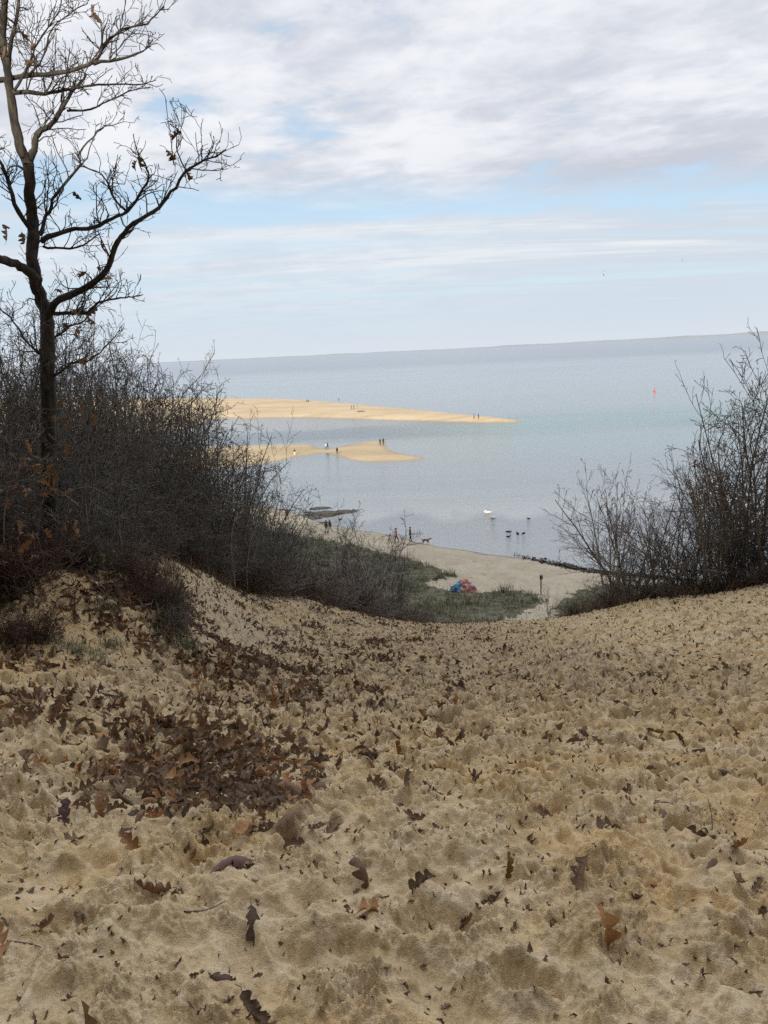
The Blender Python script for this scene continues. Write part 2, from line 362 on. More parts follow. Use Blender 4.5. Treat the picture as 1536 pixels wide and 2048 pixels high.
def sand_material():
    m, t, b = mat('sand')
    g = t.n.new('ShaderNodeNewGeometry').outputs['Position']; P = t.sep(g)
    def attr(n):
        a = t.n.new('ShaderNodeAttribute'); a.attribute_name = n; return a.outputs['Fac']
    n1 = t.noise(g, .9, 5, .6); n2 = t.noise(g, 4.5, 6, .65); n3 = t.noise(g, 30, 4, .6); n4 = t.noise(g, 260, 2, .6)
    c = t.mix(t.ss(n2, .34, .66), (.46, .342, .192), (.63, .495, .31))
    c = t.mix(t.m('MULTIPLY', t.ss(n1, .42, .66), .55), c, (.53, .385, .19))
    c = t.mix(t.m('MULTIPLY', attr('yellow'), t.m('ADD', .25, t.m('MULTIPLY', t.ss(n2, .35, .6), .6))), c, (.56, .375, .165))
    c = t.mix(t.m('MULTIPLY', attr('pale'), t.m('MULTIPLY', t.ss(n2, .3, .6), .75)), c, (.50, .435, .345))
    c = t.mix(t.m('MULTIPLY', t.ss(t.noise(g, 7, 7, .7), .56, .72), .45), c, (.21, .155, .098))     # dark grains and crumbs of leaf
    dry = t.ss(t.noise(g, 11, 7, .72, .6), .48, .60)
    c = t.mix(t.m('MULTIPLY', dry, .5), c, (.60, .495, .35))
    damp = t.ss(t.noise(g, 17, 7, .75, .8), .54, .64)
    c = t.mix(t.m('MULTIPLY', damp, .5), c, (.33, .235, .125))
    c = t.mul(.6, c, t.ramp(n3, [(.3, (.72, .70, .68)), (.7, (1.1, 1.1, 1.1))]))
    c = t.mul(.5, c, t.ramp(n4, [(.3, (.7, .68, .66)), (.7, (1.2, 1.2, 1.2))]))
    tro = t.m('MULTIPLY', t.ss(t.m('ABSOLUTE', t.m('SUBTRACT', P[0], .6)), 5.5, 1.5), t.ss(P[1], 5, 9))       # trodden, dirtier sand down the middle
    c = t.mix(t.m('MULTIPLY', tro, t.m('MULTIPLY', t.ss(n2, .32, .60), .75)), c, (.29, .22, .142))
    bf = t.ss(P[1], 48, 58)                                        # beach sand is greyer
    nb = t.noise(g, .35, 5, .65)
    bc = t.mix(t.ss(nb, .35, .65), (.43, .372, .272), (.51, .445, .335))
    bc = t.mix(t.m('MULTIPLY', t.ss(t.noise(t.xyz(P[0], t.m('MULTIPLY', P[1], .6), 0), 1.1, 6, .75), .54, .66), .55), bc, (.25, .19, .125))
    bc = t.mul(.7, bc, t.ramp(t.noise(g, 2.5, 4, .7), [(.3, (.75, .74, .72)), (.7, (1.1, 1.1, 1.1))]))
    wet = t.ss(t.m('ADD', P[2], t.m('MULTIPLY', nb, .22)), .42, .12)
    bc = t.mix(t.m('MULTIPLY', wet, .75), bc, (.20, .165, .12))
    c = t.mix(bf, c, bc)
    soil = t.mix(t.ss(t.noise(g, 5, 6, .7), .35, .65), (.045, .032, .022), (.115, .072, .045))
    grs = t.mix(t.ss(t.noise(g, 1.5, 6, .7), .4, .6), (.075, .075, .05), (.16, .145, .095))
    soil = t.mix(t.ss(P[1], 30, 46), soil, grs)
    lf = t.ss(t.m('ADD', attr('litter'), t.m('MULTIPLY', t.m('SUBTRACT', n2, .5), .9)), .38, .62)
    c = t.mix(lf, c, soil)
    t.put(c, b.inputs['Base Color']); b.inputs['Roughness'].default_value = .95; b.inputs['Specular IOR Level'].default_value = .12
    bn = t.n.new('ShaderNodeBump'); bn.inputs['Strength'].default_value = .9; bn.inputs['Distance'].default_value = .016
    hgt = t.m('ADD', t.m('MULTIPLY', n3, .6), t.m('ADD', t.m('MULTIPLY', n4, .25), t.m('MULTIPLY', t.noise(g, 90, 3, .6), .4)))
    t.put(hgt, bn.inputs['Height']); t.put(bn.outputs[0], b.inputs['Normal'])
    return m
M_sand = sand_material()
o = mesh_np('sand_dune', V, [F, cap], M_sand, smooth=True, attrs=at_d); tag(o, kind='structure')
X, Y = sector(NSPLIT-1, len(rr)); Mb = masks(X, Y); Zb = base_h(X, Y)+detail(X, Y, Mb)
o = mesh_np('beach', np.stack([X, Y, Zb], -1).reshape(-1, 3), grid_faces(X.shape[0], na), M_sand, smooth=True,
            attrs={k: m.ravel() for k, m in zip(('litter', 'pale', 'yellow'), Mb[:3])}); tag(o, kind='structure')

# ------------------------------------------------------------------ water
def water_material():
    m, t, b = mat('water')
    g = t.n.new('ShaderNodeNewGeometry').outputs['Position']; P = t.sep(g)
    gs = t.xyz(t.m('MULTIPLY', P[0], .35), P[1], 0)
    n1 = t.noise(gs, 2.4, 5, .65, .4); n2 = t.noise(gs, .22, 4, .6, .4); n3 = t.noise(t.xyz(t.m('MULTIPLY', P[0], .2), P[1], 4), .02, 5, .6, .5)
    n4 = t.noise(t.xyz(t.m('MULTIPLY', P[0], .12), P[1], 2), .0022, 4, .55, .3)
    # wind: ruffled lanes and calmer slicks
    lane = t.m('MULTIPLY', t.ss(P[1], 196, 222), t.ss(P[1], 300, 232))                     # the channel between bar and spit
    lane = t.m('MULTIPLY', lane, t.ss(t.m('ADD', n3, t.m('MULTIPLY', n2, .3)), .46, .66))
    farw = t.m('MULTIPLY', t.ss(t.m('ADD', P[1], t.m('MULTIPLY', n4, 900)), 950, 1900), .9)
    near = t.m('ADD', t.ss(n3, .40, .62), t.m('MULTIPLY', t.ss(P[1], 170, 120), .8))
    wind = t.m('MAXIMUM', t.m('ADD', t.m('MULTIPLY', near, .25), .38), t.m('MAXIMUM', lane, farw))
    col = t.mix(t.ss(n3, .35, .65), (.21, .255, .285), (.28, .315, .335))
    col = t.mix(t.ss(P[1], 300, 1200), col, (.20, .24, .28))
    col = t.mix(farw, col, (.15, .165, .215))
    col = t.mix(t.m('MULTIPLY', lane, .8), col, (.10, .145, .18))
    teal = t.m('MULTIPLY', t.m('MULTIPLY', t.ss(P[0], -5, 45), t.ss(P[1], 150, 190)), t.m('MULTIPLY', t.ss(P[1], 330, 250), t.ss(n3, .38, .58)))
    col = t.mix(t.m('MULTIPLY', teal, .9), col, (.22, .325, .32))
    shal_lift = t.ss(t.m('ADD', P[1], t.m('MULTIPLY', n3, 30)), 150, 100)
    col = t.mix(t.m('MULTIPLY', shal_lift, .9), col, (.40, .405, .40))  # paler colour of shallows, also raised to offset the bluff's shadow on the water
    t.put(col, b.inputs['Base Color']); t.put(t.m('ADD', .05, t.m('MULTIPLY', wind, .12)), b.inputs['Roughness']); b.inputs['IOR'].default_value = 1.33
    h = t.m('ADD', t.m('MULTIPLY', n1, .36), t.m('MULTIPLY', n2, .8))
    bn = t.n.new('ShaderNodeBump'); bn.inputs['Distance'].default_value = .7; t.put(t.m('MULTIPLY', wind, .9), bn.inputs['Strength']); t.put(h, bn.inputs['Height'])
    t.put(bn.outputs[0], b.inputs['Normal'])
    return m
wr = np.concatenate([[28], np.geomspace(60, 60000, 40)]); wa = np.radians(np.linspace(0, 360, 97)[:-1])
R_, A_ = np.meshgrid(wr, wa, indexing='ij')
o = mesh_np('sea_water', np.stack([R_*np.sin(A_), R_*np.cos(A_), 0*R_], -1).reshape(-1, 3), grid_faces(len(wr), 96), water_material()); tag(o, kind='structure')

# ------------------------------------------------------------------ sand spit, sandbar, far shore
def spit_material(name, ca, cb, wetz):
    m, t, b = mat(name); g = t.n.new('ShaderNodeNewGeometry').outputs['Position']; P = t.sep(g)
    n = t.noise(t.xyz(t.m('MULTIPLY', P[0], .35), P[1], 0), .09, 6, .65, .3)
    n2 = t.noise(g, .6, 5, .65)
    c = t.mix(t.ss(n, .35, .65), ca, cb); c = t.mul(.45, c, t.ramp(n2, [(.3, (.8, .79, .77)), (.7, (1.06, 1.06, 1.06))]))
    ln = t.m('MULTIPLY', t.ss(t.noise(t.xyz(t.m('MULTIPLY', P[0], .12), P[1], 7), .11, 5, .6, .5), .60, .68), .55)   # lines of weed and shell
    c = t.mix(t.m('MULTIPLY', ln, t.ss(P[2], .35, .8)), c, (.17, .12, .08))
    wet = t.ss(t.m('ADD', P[2], t.m('MULTIPLY', n2, wetz*.6)), wetz*1.4, wetz*.5)
    c = t.mix(t.m('MULTIPLY', wet, .6), c, tuple(x*.52 for x in ca))
    t.put(c, b.inputs['Base Color']); t.put(t.lin(wet, 0, 1, .95, .45), b.inputs['Roughness']); b.inputs['Specular IOR Level'].default_value = .3
    return m
def mound(name, outline, height, soft, step, mtl, bow=None):
    P = np.array([onz(*q)[:2] for q in outline]); lo = P.min(0)-6; hi = P.max(0)+6
    xs = np.arange(lo[0], hi[0], step[0]); ys = np.arange(lo[1], hi[1], step[1]); Xg, Yg = np.meshgrid(xs, ys, indexing='ij')
    s = sdf(P, Xg, Yg) + fbm(Xg*.12, Yg*.06, 8, 3)*.55
    z = np.where(s > 0, height*(1-np.exp(-s/soft))*(1+.18*fbm(Xg*.1, Yg*.1, 9, 4)), .12*s)
    ids = np.arange(z.size).reshape(z.shape); q = np.stack([ids[:-1, :-1], ids[1:, :-1], ids[1:, 1:], ids[:-1, 1:]], -1).reshape(-1, 4)
    keep = (z.ravel()[q] > -.5).any(1); q = q[keep]; used = np.unique(q); re = np.full(z.size, -1); re[used] = np.arange(len(used))
    Vv = np.stack([Xg, Yg, z], -1).reshape(-1, 3)[used]
    o = mesh_np(name, Vv, re[q], mtl, smooth=True); tag(o, kind='structure'); return o, P
SPIT = [(-250,802),(0,800),(200,799),(440,799),(560,799),(620,802),(700,808),(760,814),(850,822),(940,831),(1000,837),(1042,842),(1036,845),(960,845.5),(850,842.5),(760,840),(660,836),(560,835),(500,837),(430,836),(400,850),(330,866),(200,876),(-250,880)]
spit, SPIT_XY = mound('sand_spit', SPIT, 1.5, 5.0, (1.0, 1.6), spit_material('spit_sand', (.53, .41, .255), (.64, .515, .345), .40))
BAR = [(330,897),(440,893),(500,891),(560,889.5),(624,889.5),(634,896),(660,897.5),(700,889),(740,883),(764,880.5),(771,888),(776,898),(802,907),(850,916),(845,919),(800,923),(740,925),(700,921),(672,913),(658,907),(640,907),(600,913),(560,923),(520,927),(470,936),(330,944)]
bar, BAR_XY = mound('sandbar', BAR, .32, 3.2, (.5, .7), spit_material('bar_sand', (.46, .355, .215), (.55, .44, .285), .15))
def far_shore():
    n = 260; a = np.linspace(RAD(-38), RAD(36), n); D = 19000
    hgt = 22 + 36*np.clip(fbm(a*14, a*0+1, 3, 4)+.25, 0, 2) + 70*sstep(a, RAD(4), RAD(26))
    x = D*np.sin(a); y = D*np.cos(a); k = 1+700/D
    V = np.concatenate([np.stack([x, y, 0*x-1], 1), np.stack([x, y, hgt*.45], 1), np.stack([x*k, y*k, hgt*.6], 1)])
    i = np.arange(n-1); F = np.concatenate([np.stack([i, i+1, i+1+n, i+n], 1), np.stack([i+n, i+1+n, i+1+2*n, i+2*n], 1)])
    o = mesh_np('far_shore', V, F, simple('far_shore_land', (.265, .305, .365), .9, .12, .002)); tag(o, kind='structure')  # distance haze put into the pale blue land colour
far_shore()

# ------------------------------------------------------------------ plants: branch generator
def nrm(v): return v/(np.linalg.norm(v)+1e-12)
class Tubes:
    """collects tapering polylines and turns them into ONE mesh"""
    def __init__(s): s.L = {}
    def add(s, pts, rad, k=3): s.L.setdefault((len(pts), k), []).append((np.asarray(pts, float), np.asarray(rad, float)))
    def arrays(s):
        VV, FF, off = [], [], 0
        for (n, k), lst in s.L.items():
            P = np.stack([a for a, _ in lst]); R = np.stack([b for _, b in lst]); m = len(P)
            T = np.gradient(P, axis=1); T /= np.linalg.norm(T, axis=2, keepdims=True)+1e-12
            ref = np.where(np.abs(T[..., 2:3]) > .9, np.array([1., 0, 0]), np.array([0, 0, 1.]))
            ref = np.broadcast_to(ref[:, :1], T.shape)
            A = np.cross(T, ref); A /= np.linalg.norm(A, axis=2, keepdims=True)+1e-12; B = np.cross(T, A)
            th = np.arange(k)*2*np.pi/k
            ring = P[:, :, None] + R[:, :, None, None]*(A[:, :, None]*np.cos(th)[:, None]+B[:, :, None]*np.sin(th)[:, None])
            base = off+(np.arange(m)*n*k)[:, None, None]; i = np.arange(n-1)[None, :, None]*k; j = np.arange(k)[None, None]; j2 = (j+1) % k
            f = np.stack([base+i+j, base+i+j2, base+i+k+j2, base+i+k+j], -1).reshape(-1, 4)
            VV.append(ring.reshape(-1, 3)); FF.append(f); off += m*n*k
        return np.concatenate(VV), np.concatenate(FF)
    def mesh(s, name, mtl): V, F = s.arrays(); return mesh_np(name, V, F, mtl, smooth=True, link=False)
    def build(s, name, mtl, parent=None): return obj(name, s.mesh(name, mtl), parent)

def grow(T, p, d, L, r, lev, prm, tips=None, R=random):
    """one limb and everything that grows from it. prm: dict of habits"""
    n = prm['n'][lev]; step = L/(n-1); pts = [p.copy()]; rad = [r]; dirs = []; q = p.copy(); d = nrm(d)
    trop = prm['up'][lev]; jit = prm['jit'][lev]
    for i in range(1, n):
        d = nrm(d + np.array([R.gauss(0, jit), R.gauss(0, jit), R.gauss(0, jit)]) + np.array([0, 0, trop]))
        q = q+d*step; pts.append(q.copy()); dirs.append(d); rad.append(max(r*(1-(1-prm['tip'])*(i/(n-1))), prm['rmin']))
    (T[0] if lev < 2 else T[1]).add(pts, rad, prm['k'][lev]) if isinstance(T, tuple) else T.add(pts, rad, prm['k'][lev])
    if lev+1 >= len(prm['n']):
        if tips is not None: tips.append((pts[-1], d))
        return
    cnt = prm['c'][lev]; cnt = max(0, int(cnt*(L/prm['len'][lev])+R.random()))
    for c in range(cnt):
        t = prm['t0'][lev]+(1-prm['t0'][lev])*(c+R.random())/cnt; x = t*(n-1); i = min(int(x), n-2); f = x-i
        b = pts[i]*(1-f)+pts[i+1]*f; dd = dirs[i]
        side = nrm(np.cross(dd, np.array([R.gauss(0, 1), R.gauss(0, 1), R.gauss(0, 1)])))
        ang = RAD(R.gauss(prm['ang'][lev], 11)); nd = dd*math.cos(ang)+side*math.sin(ang)
        ln = L*prm['ratio'][lev]*(1.15-.65*t)*R.uniform(.6, 1.3)
        rb = rad[i]*(1-f)+rad[i+1]*f
        grow(T, b, nd, ln, max(rb*prm['rr'], prm['rmin']), lev+1, prm, tips, R)

def bark(name, ca, cb, sc=14):
    m, t, b = mat(name); g = t.n.new('ShaderNodeTexCoord').outputs['Object']; P = t.sep(g)
    st = t.xyz(P[0], P[1], t.m('MULTIPLY', P[2], .35))
    n = t.noise(st, sc, 6, .7); n2 = t.noise(g, 3, 3, .6)
    c = t.mix(t.ss(n, .35, .65), ca, cb); c = t.mul(.5, c, t.ramp(n2, [(.35, (.7, .7, .7)), (.65, (1.15, 1.15, 1.12))]))
    t.put(c, b.inputs['Base Color']); b.inputs['Roughness'].default_value = .9; b.inputs['Specular IOR Level'].default_value = .15
    bn = t.n.new('ShaderNodeBump'); bn.inputs['Strength'].default_value = .7; bn.inputs['Distance'].default_value = .01; t.put(n, bn.inputs['Height']); t.put(bn.outputs[0], b.inputs['Normal'])
    return m
M_oak = bark('oak_bark', (.030, .027, .024), (.095, .085, .075))
M_twig = bark('twig_bark', (.10, .086, .074), (.25, .215, .185))
M_twig_g = bark('grey_twig_bark', (.075, .072, .066), (.20, .19, .175))
M_twig_r = bark('red_twig_bark', (.06, .035, .026), (.13, .085, .065))
M_birch = bark('pale_birch_bark', (.36, .34, .32), (.60, .58, .55), 9)

# ---- leaves -------------------------------------------------------------
def leaf_shape(R, n=13, across=5):
    """lobed oak leaf, curled and dry: returns verts, faces; length about 1 along +Y, base at origin"""
    nl = 7; ts = np.linspace(0, 1, n); nlob = R.uniform(2.6, 3.5); ph = R.uniform(-.4, .4)
    env = np.sin(np.pi*np.clip(ts, 0, 1)**.8)**.75*.29+.012
    def side(s):
        lob = .5+.5*np.cos((ts*nlob+ph+s*.12)*2*np.pi); lob = lob**.55
        return env*(.24+.86*lob*R.uniform(.85, 1.15))
    wl, wr = side(0), side(1); wl[-1] = wr[-1] = .01; wl[0] = wr[0] = .008
    curl = R.uniform(1.0, 3.8)*(1 if R.random() < .75 else -1); bend = R.uniform(-2.2, 2.2); twist = R.uniform(-1.2, 1.2)
    V = []
    for i, t in enumerate(ts):
        for j in range(across):
            s = j/(across-1)*2-1; w = (wl[i] if s < 0 else wr[i])
            x = s*w; lobe_fwd = abs(s)**2*w*.28
            a = s*w*curl*2.2; z = abs(s)*w*math.sin(abs(a)+.15)*np.sign(curl)*.9; x = x*math.cos(a*.55)
            tw = twist*(t-.5); xx = x*math.cos(tw)-z*math.sin(tw); zz = x*math.sin(tw)+z*math.cos(tw)
            th = bend*(t-.35); yy = (t+lobe_fwd*(1 if w > .05 else 0))
            V.append((xx+R.gauss(0, .006), yy-.5*bend**2*.08*(t-.35)**2, zz+.5*bend*(t-.35)**2+R.gauss(0, .008)))
    F = grid_faces(n, across, False)
    V = np.array(V); V[:, 1] -= .45
    # stalk
    st = Tubes(); st.add([(0, -.45, V[across//2, 2]), (R.uniform(-.03, .03), -.55, V[across//2, 2]+.02), (R.uniform(-.06, .06), -.66, V[across//2, 2]+.01)], [.011, .009, .008], 3)
    v2, f2 = st.arrays()
    return np.concatenate([V, v2]), np.concatenate([F, f2+len(V)])
RL = random.Random(5)
LEAF_HI = [leaf_shape(RL, 29, 7) for _ in range(14)]
LEAF_LO = [leaf_shape(RL, 9, 3) for _ in range(8)]
def leaf_material(name, per_object):
    m, t, b = mat(name); g = t.n.new('ShaderNodeTexCoord').outputs['Object']
    if per_object: f = t.n.new('ShaderNodeObjectInfo').outputs['Random']
    else:
        a = t.n.new('ShaderNodeAttribute'); a.attribute_name = 'tint'; f = a.outputs['Fac']
    c = t.ramp(f, [(0, (.085, .054, .033)), (.25, (.145, .094, .056)), (.5, (.205, .135, .080)), (.7, (.185, .118, .080)), (.86, (.28, .155, .075)), (1, (.40, .215, .095))])
    c = t.mul(.55, c, t.ramp(t.noise(g, 9 if per_object else 40, 5, .65), [(.3, (.6, .57, .55)), (.7, (1.2, 1.17, 1.12))]))
    t.put(c, b.inputs['Base Color']); b.inputs['Roughness'].default_value = .65; b.inputs['Specular IOR Level'].default_value = .25
    tr = t.n.new('ShaderNodeBsdfTranslucent'); t.put(c, tr.inputs[0]); mx = t.n.new('ShaderNodeMixShader'); mx.inputs[0].default_value = .16
    t.l.new(b.outputs[0], mx.inputs[1]); t.l.new(tr.outputs[0], mx.inputs[2]); t.l.new(mx.outputs[0], t.n['Material Output'].inputs[0])
    return m
M_leaf = leaf_material('dry_oak_leaf', True); M_litter = leaf_material('dry_leaf_litter', False)
def leaf_const(name, col): return simple(name, col, .65, .3, 9)
def rot_mats(n, tilt, R):
    """random frames (n,3,3): spin about up, then tilted"""
    yaw = R.uniform(0, 2*np.pi, n); ti = np.clip(R.normal(0, tilt, n), -1.35, 1.35); ro = R.normal(0, tilt, n)
    cy, sy, ct, st, cr, sr = np.cos(yaw), np.sin(yaw), np.cos(ti), np.sin(ti), np.cos(ro), np.sin(ro); o = np.zeros(n); e = np.ones(n)
    Z = np.stack([np.stack([cy, -sy, o], 1), np.stack([sy, cy, o], 1), np.stack([o, o, e], 1)], 1)
    Xm = np.stack([np.stack([e, o, o], 1), np.stack([o, ct, -st], 1), np.stack([o, st, ct], 1)], 1)
    Ym = np.stack([np.stack([cr, o, sr], 1), np.stack([o, e, o], 1), np.stack([-sr, o, cr], 1)], 1)
    return Z@Xm@Ym
def leaf_mass(name, P, size, mtl, parent=None, tilt=.6, shapes=LEAF_LO, tint=None, R=rng, link=True):
    P = np.asarray(P); n = len(P); Mx = rot_mats(n, tilt, R); pick = R.integers(0, len(shapes), n); tint = R.random(n) if tint is None else tint
    VV, FF, TT, off = [], [], [], 0
    for k, (v, f) in enumerate(shapes):
        w = np.where(pick == k)[0]
        if not len(w): continue
        A = np.einsum('nij,vj->nvi', Mx[w], v)*size[w][:, None, None]+P[w][:, None]
        VV.append(A.reshape(-1, 3)); FF.append((f[None]+(np.arange(len(w))*len(v))[:, None, None]).reshape(-1, 4)+off); off += len(w)*len(v)
        TT.append(np.repeat(tint[w], len(v)))
    me = mesh_np(name, np.concatenate(VV), np.concatenate(FF), mtl, smooth=True, attrs={'tint': np.concatenate(TT)}, link=False)
    return obj(name, me, parent) if link else me

# ---- the big oak, limbs followed from the photograph at its own distance ---
OAK_Y = 9.6
def limb_path(px, y0, y1): 
    n = len(px); return [at(a, b, y0+(y1-y0)*i/(n-1)+.12*math.sin(i*1.7+a)) for i, (a, b) in enumerate(px)]
def smooth_path(P, m):
    P = np.array(P); s = np.linspace(0, len(P)-1, m); i = np.clip(s.astype(int), 0, len(P)-2); f = (s-i)[:, None]
    p0 = P[np.maximum(i-1, 0)]; p1 = P[i]; p2 = P[i+1]; p3 = P[np.minimum(i+2, len(P)-1)]
    return .5*((2*p1)+(-p0+p2)*f+(2*p0-5*p1+4*p2-p3)*f*f+(-p0+3*p1-3*p2+p3)*f**3)
PXM = OAK_Y*1.02/FPX        # metres per pixel at the oak
LIMBS = [ # pixel path, width px start, end, depth start, end, twig density
 ([(102,1040),(99,930),(97,800),(94,700),(94,634),(80,590),(69,556),(67,484),(64,437),(61,390),(58,331)], 31, 18.5, 9.6, 9.6, .25),
 ([(58,331),(44,300),(30,250),(22,188),(14,140),(5,78),(9,31),(12,-30),(16,-90)], 20, 9, 9.6, 9.3, .7),
 ([(14,140),(22,84),(34,31),(40,-20),(52,-80)], 9, 5, 9.5, 9.9, .8),
 ([(96,640),(110,605),(162,581),(200,556),(219,525),(234,487),(247,466),(281,437),(322,412),(344,381),(375,341),(403,322),(430,313),(452,299)], 16, 2.0, 9.6, 8.9, .95),
 ([(58,322),(69,294),(73,269),(97,253),(116,231),(134,200),(150,178),(172,150)], 15, 4, 9.6, 10.1, .9),
 ([(134,222),(175,219),(216,203),(262,181),(300,174)], 5, 1.6, 9.9, 10.2, 1.2),
 ([(-40,163),(0,161),(62,150),(125,144),(175,130),(200,110),(212,84),(244,60),(290,47),(312,30),(328,13)], 11, 1.6, 9.6, 9.1, 1.0),
 ([(187,127),(244,116),(281,103),(296,92),(306,80)], 6, 1.4, 9.2, 9.4, 1.2),
 ([(25,186),(78,187),(125,181),(169,173),(219,169),(281,168),(312,159)], 9, 1.5, 9.5, 10.3, 1.2),
 ([(83,481),(109,469),(156,459),(194,453),(231,434),(256,422),(281,387),(297,353),(290,328),(275,306),(266,268)], 11, 1.4, 9.5, 9.1, .9),
 ([(82,469),(94,431),(109,397),(134,362),(162,331),(156,316),(169,291),(200,259),(225,250),(249,243)], 8, 1.4, 9.6, 10.2, .7),
 ([(250,420),(234,403),(216,369),(205,352),(194,344),(160,331)], 6, 2, 9.3, 9.6, .9),
 ([(84,494),(134,497),(162,491),(182,480),(202,466)], 5, 1.8, 9.5, 9.0, 1.0),
 ([(75,560),(59,544),(31,528),(0,516),(-40,498),(-90,470)], 20, 12, 9.6, 8.8, .5),
 ([(63,462),(34,416),(16,359),(0,325),(-25,270)], 10, 5, 9.6, 9.3, 1.1),
 ([(105,628),(150,625),(175,627),(194,606),(234,597),(262,594),(286,589)], 9, 1.6, 9.6, 9.0, 1.2),
 ([(348,330),(344,300),(341,272),(336,240),(332,200)], 2.2, 1.0, 9.0, 8.9, .35),
 ([(373,343),(356,306),(353,272),(360,250)], 3, 1.2, 8.95, 8.8, 1.0),
 ([(403,322),(404,294),(402,270),(403,246)], 2.4, 1.1, 8.95, 8.8, .8),
 ([(378,338),(412,340),(438,341),(452,326)], 2.2, 1.1, 8.9, 8.7, .7),
 ([(350,374),(376,376),(398,381)], 2, 1, 9.0, 8.9, .6),
 ([(256,422),(250,400),(236,385)], 3, 1.2, 9.2, 9.4, .8),
 ([(58,345),(30,330),(5,350),(-20,345)], 4, 2, 9.7, 9.9, 1.0),
 ([(100,253),(120,215),(126,180),(134,140),(140,95)], 5, 1.6, 9.8, 10.0, 1.3),
 ([(30,184),(60,120),(85,70),(118,20),(124,-25)], 5, 1.8, 9.5, 9.8, 1.1),
 ([(62,150),(90,105),(102,60),(150,20),(176,6)], 4.5, 1.4, 9.6, 9.2, 1.1),
 ([(94,690),(130,660),(170,640),(200,600),(225,560)], 5, 1.5, 9.7, 10.4, 1.0),
 ([(96,720),(60,690),(25,640),(-10,610)], 6, 2, 9.6, 9.2, 1.2),
 ([(98,760),(140,730),(180,720),(215,690),(240,660)], 6, 1.6, 9.6, 9.9, 1.2),
]
OAKP = dict(n=[6, 4, 3], c=[4.2, 2.0], k=[4, 3, 3], up=[.08, .10, .06], jit=[.30, .34, .3], tip=.5, rmin=.0032, t0=[.2, .15], len=[.6, .3], ang=[48, 50], ratio=[.55, .5], rr=.62)
TR, CR = Tubes(), Tubes(); OAK_TIPS = []; Ro = random.Random(21)
for i, (pp, w0, w1, y0, y1, den) in enumerate(LIMBS):
    P0 = limb_path(pp, y0, y1); m = len(pp)*3; P = smooth_path(P0, m); t = np.linspace(0, 1, m)
    r = (w0+(w1-w0)*t**(.75))*PXM/2; r = r*(1+.07*np.sin(np.arange(m)*2.3+i))
    jag = np.array([[Ro.gauss(0, 1), Ro.gauss(0, 1), Ro.gauss(0, 1)] for _ in range(m)])*np.minimum(r, .012)[:, None]*.55
    P = P+jag; (TR if i < 2 else CR).add(P, r, 9 if w0 > 14 else 6 if w0 > 6 else 4)
    Ltot = np.linalg.norm(np.diff(P, axis=0), axis=1).sum(); nt_ = int(Ltot*den*12)
    for c in range(nt_):
        s = Ro.uniform(.12 if w0 < 20 else .45, .98); k = min(int(s*(m-1)), m-2); dd = nrm(P[k+1]-P[k])
        sd_ = nrm(np.cross(dd, np.array([Ro.gauss(0, 1), Ro.gauss(0, 1), Ro.gauss(0, 1)]))); sd_[2] = abs(sd_[2])*.9+.1*Ro.random(); a = RAD(Ro.uniform(30, 65))
        grow(CR, P[k], dd*math.cos(a)+sd_*math.sin(a), Ro.uniform(.15, .66)*(.45+.75*(1-s)), max(min(r[k]*.5, .008), .003), 0, OAKP, OAK_TIPS, Ro)
ob = gpt(100, OAK_Y); oak = empty('oak_tree', ob, 'tall bare oak with dark forked trunk and few dead leaves on the left bank', 'tree')
def child(name, me, par, loc=None):
    o = obj(name, me, par); o.matrix_parent_inverse = Matrix.Translation(Vector(par.location)).inverted(); return o
# root flare down to the ground
P = [np.array([ob[0]+.02, ob[1], ob[2]-.4]), np.array([ob[0]+.01, ob[1], ob[2]+.1]), at(102, 1040, OAK_Y)]; TR.add(smooth_path(P, 5), [.20, .16, .13, .115, .105], 9)
child('trunk', TR.mesh('trunk', M_oak), oak); child('crown', CR.mesh('crown', M_oak), oak)
OL = [(187,22),(197,37),(351,272),(345,320),(376,352),(278,325),(155,393),(196,440),(203,495),(45,72),(62,94),(10,108),(163,550),(118,578),(10,452),(48,478),(345,310),(60,120),(130,650),(165,725),(15,470),(354,262),(380,358),(190,30),(270,330)]
OL = np.array([at(a, b, 9.0) for a, b in OL])
lm = leaf_mass('dead_leaves', OL, rng.uniform(.11, .17, len(OL)), M_litter, tilt=1.2, shapes=LEAF_HI, link=False); child('leaves', lm, oak)

# ---- bare shrubs: a few of each habit, then copies -------------------------
def stems(seed, nst, spread, H, prm, r0, lean=(0, 0), curve=0):
    R = random.Random(seed); T = (Tubes(), Tubes()) if prm is BIRCHP else Tubes(); tips = []
    for i in range(nst):
        a = 6.283*(i+R.random())/nst; s = spread*R.uniform(.3, 1.1); d = np.array([math.cos(a)*s+lean[0], math.sin(a)*s+lean[1], 1.0])
        b = np.array([math.cos(a), math.sin(a), 0])*R.uniform(.02, .16)*H*.3; b[2] = -.12
        grow(T, b, d, H*R.uniform(.65, 1.05)*math.sqrt(1+s*s*.4), r0*R.uniform(.6, 1.1), 0, prm, tips, R)
    return T, tips
DENSE = dict(n=[8, 6, 4, 3], c=[13, 6.5, 3.2], k=[5, 3, 3, 3], up=[.03, .02, .02, .01], jit=[.15, .24, .30, .28], tip=.3, rmin=.0032, t0=[.12, .15, .15], len=[3.0, 1.1, .45], ang=[52, 56, 54], ratio=[.40, .42, .45], rr=.55)
OPEN = dict(n=[9, 6, 4, 3], c=[13, 5.6, 3.8], k=[5, 4, 3, 3], up=[.04, .07, .06, .04], jit=[.09, .16, .21, .2], tip=.25, rmin=.0036, t0=[.2, .2, .2], len=[3.0, 1.1, .45], ang=[42, 46, 46], ratio=[.42, .45, .45], rr=.6)
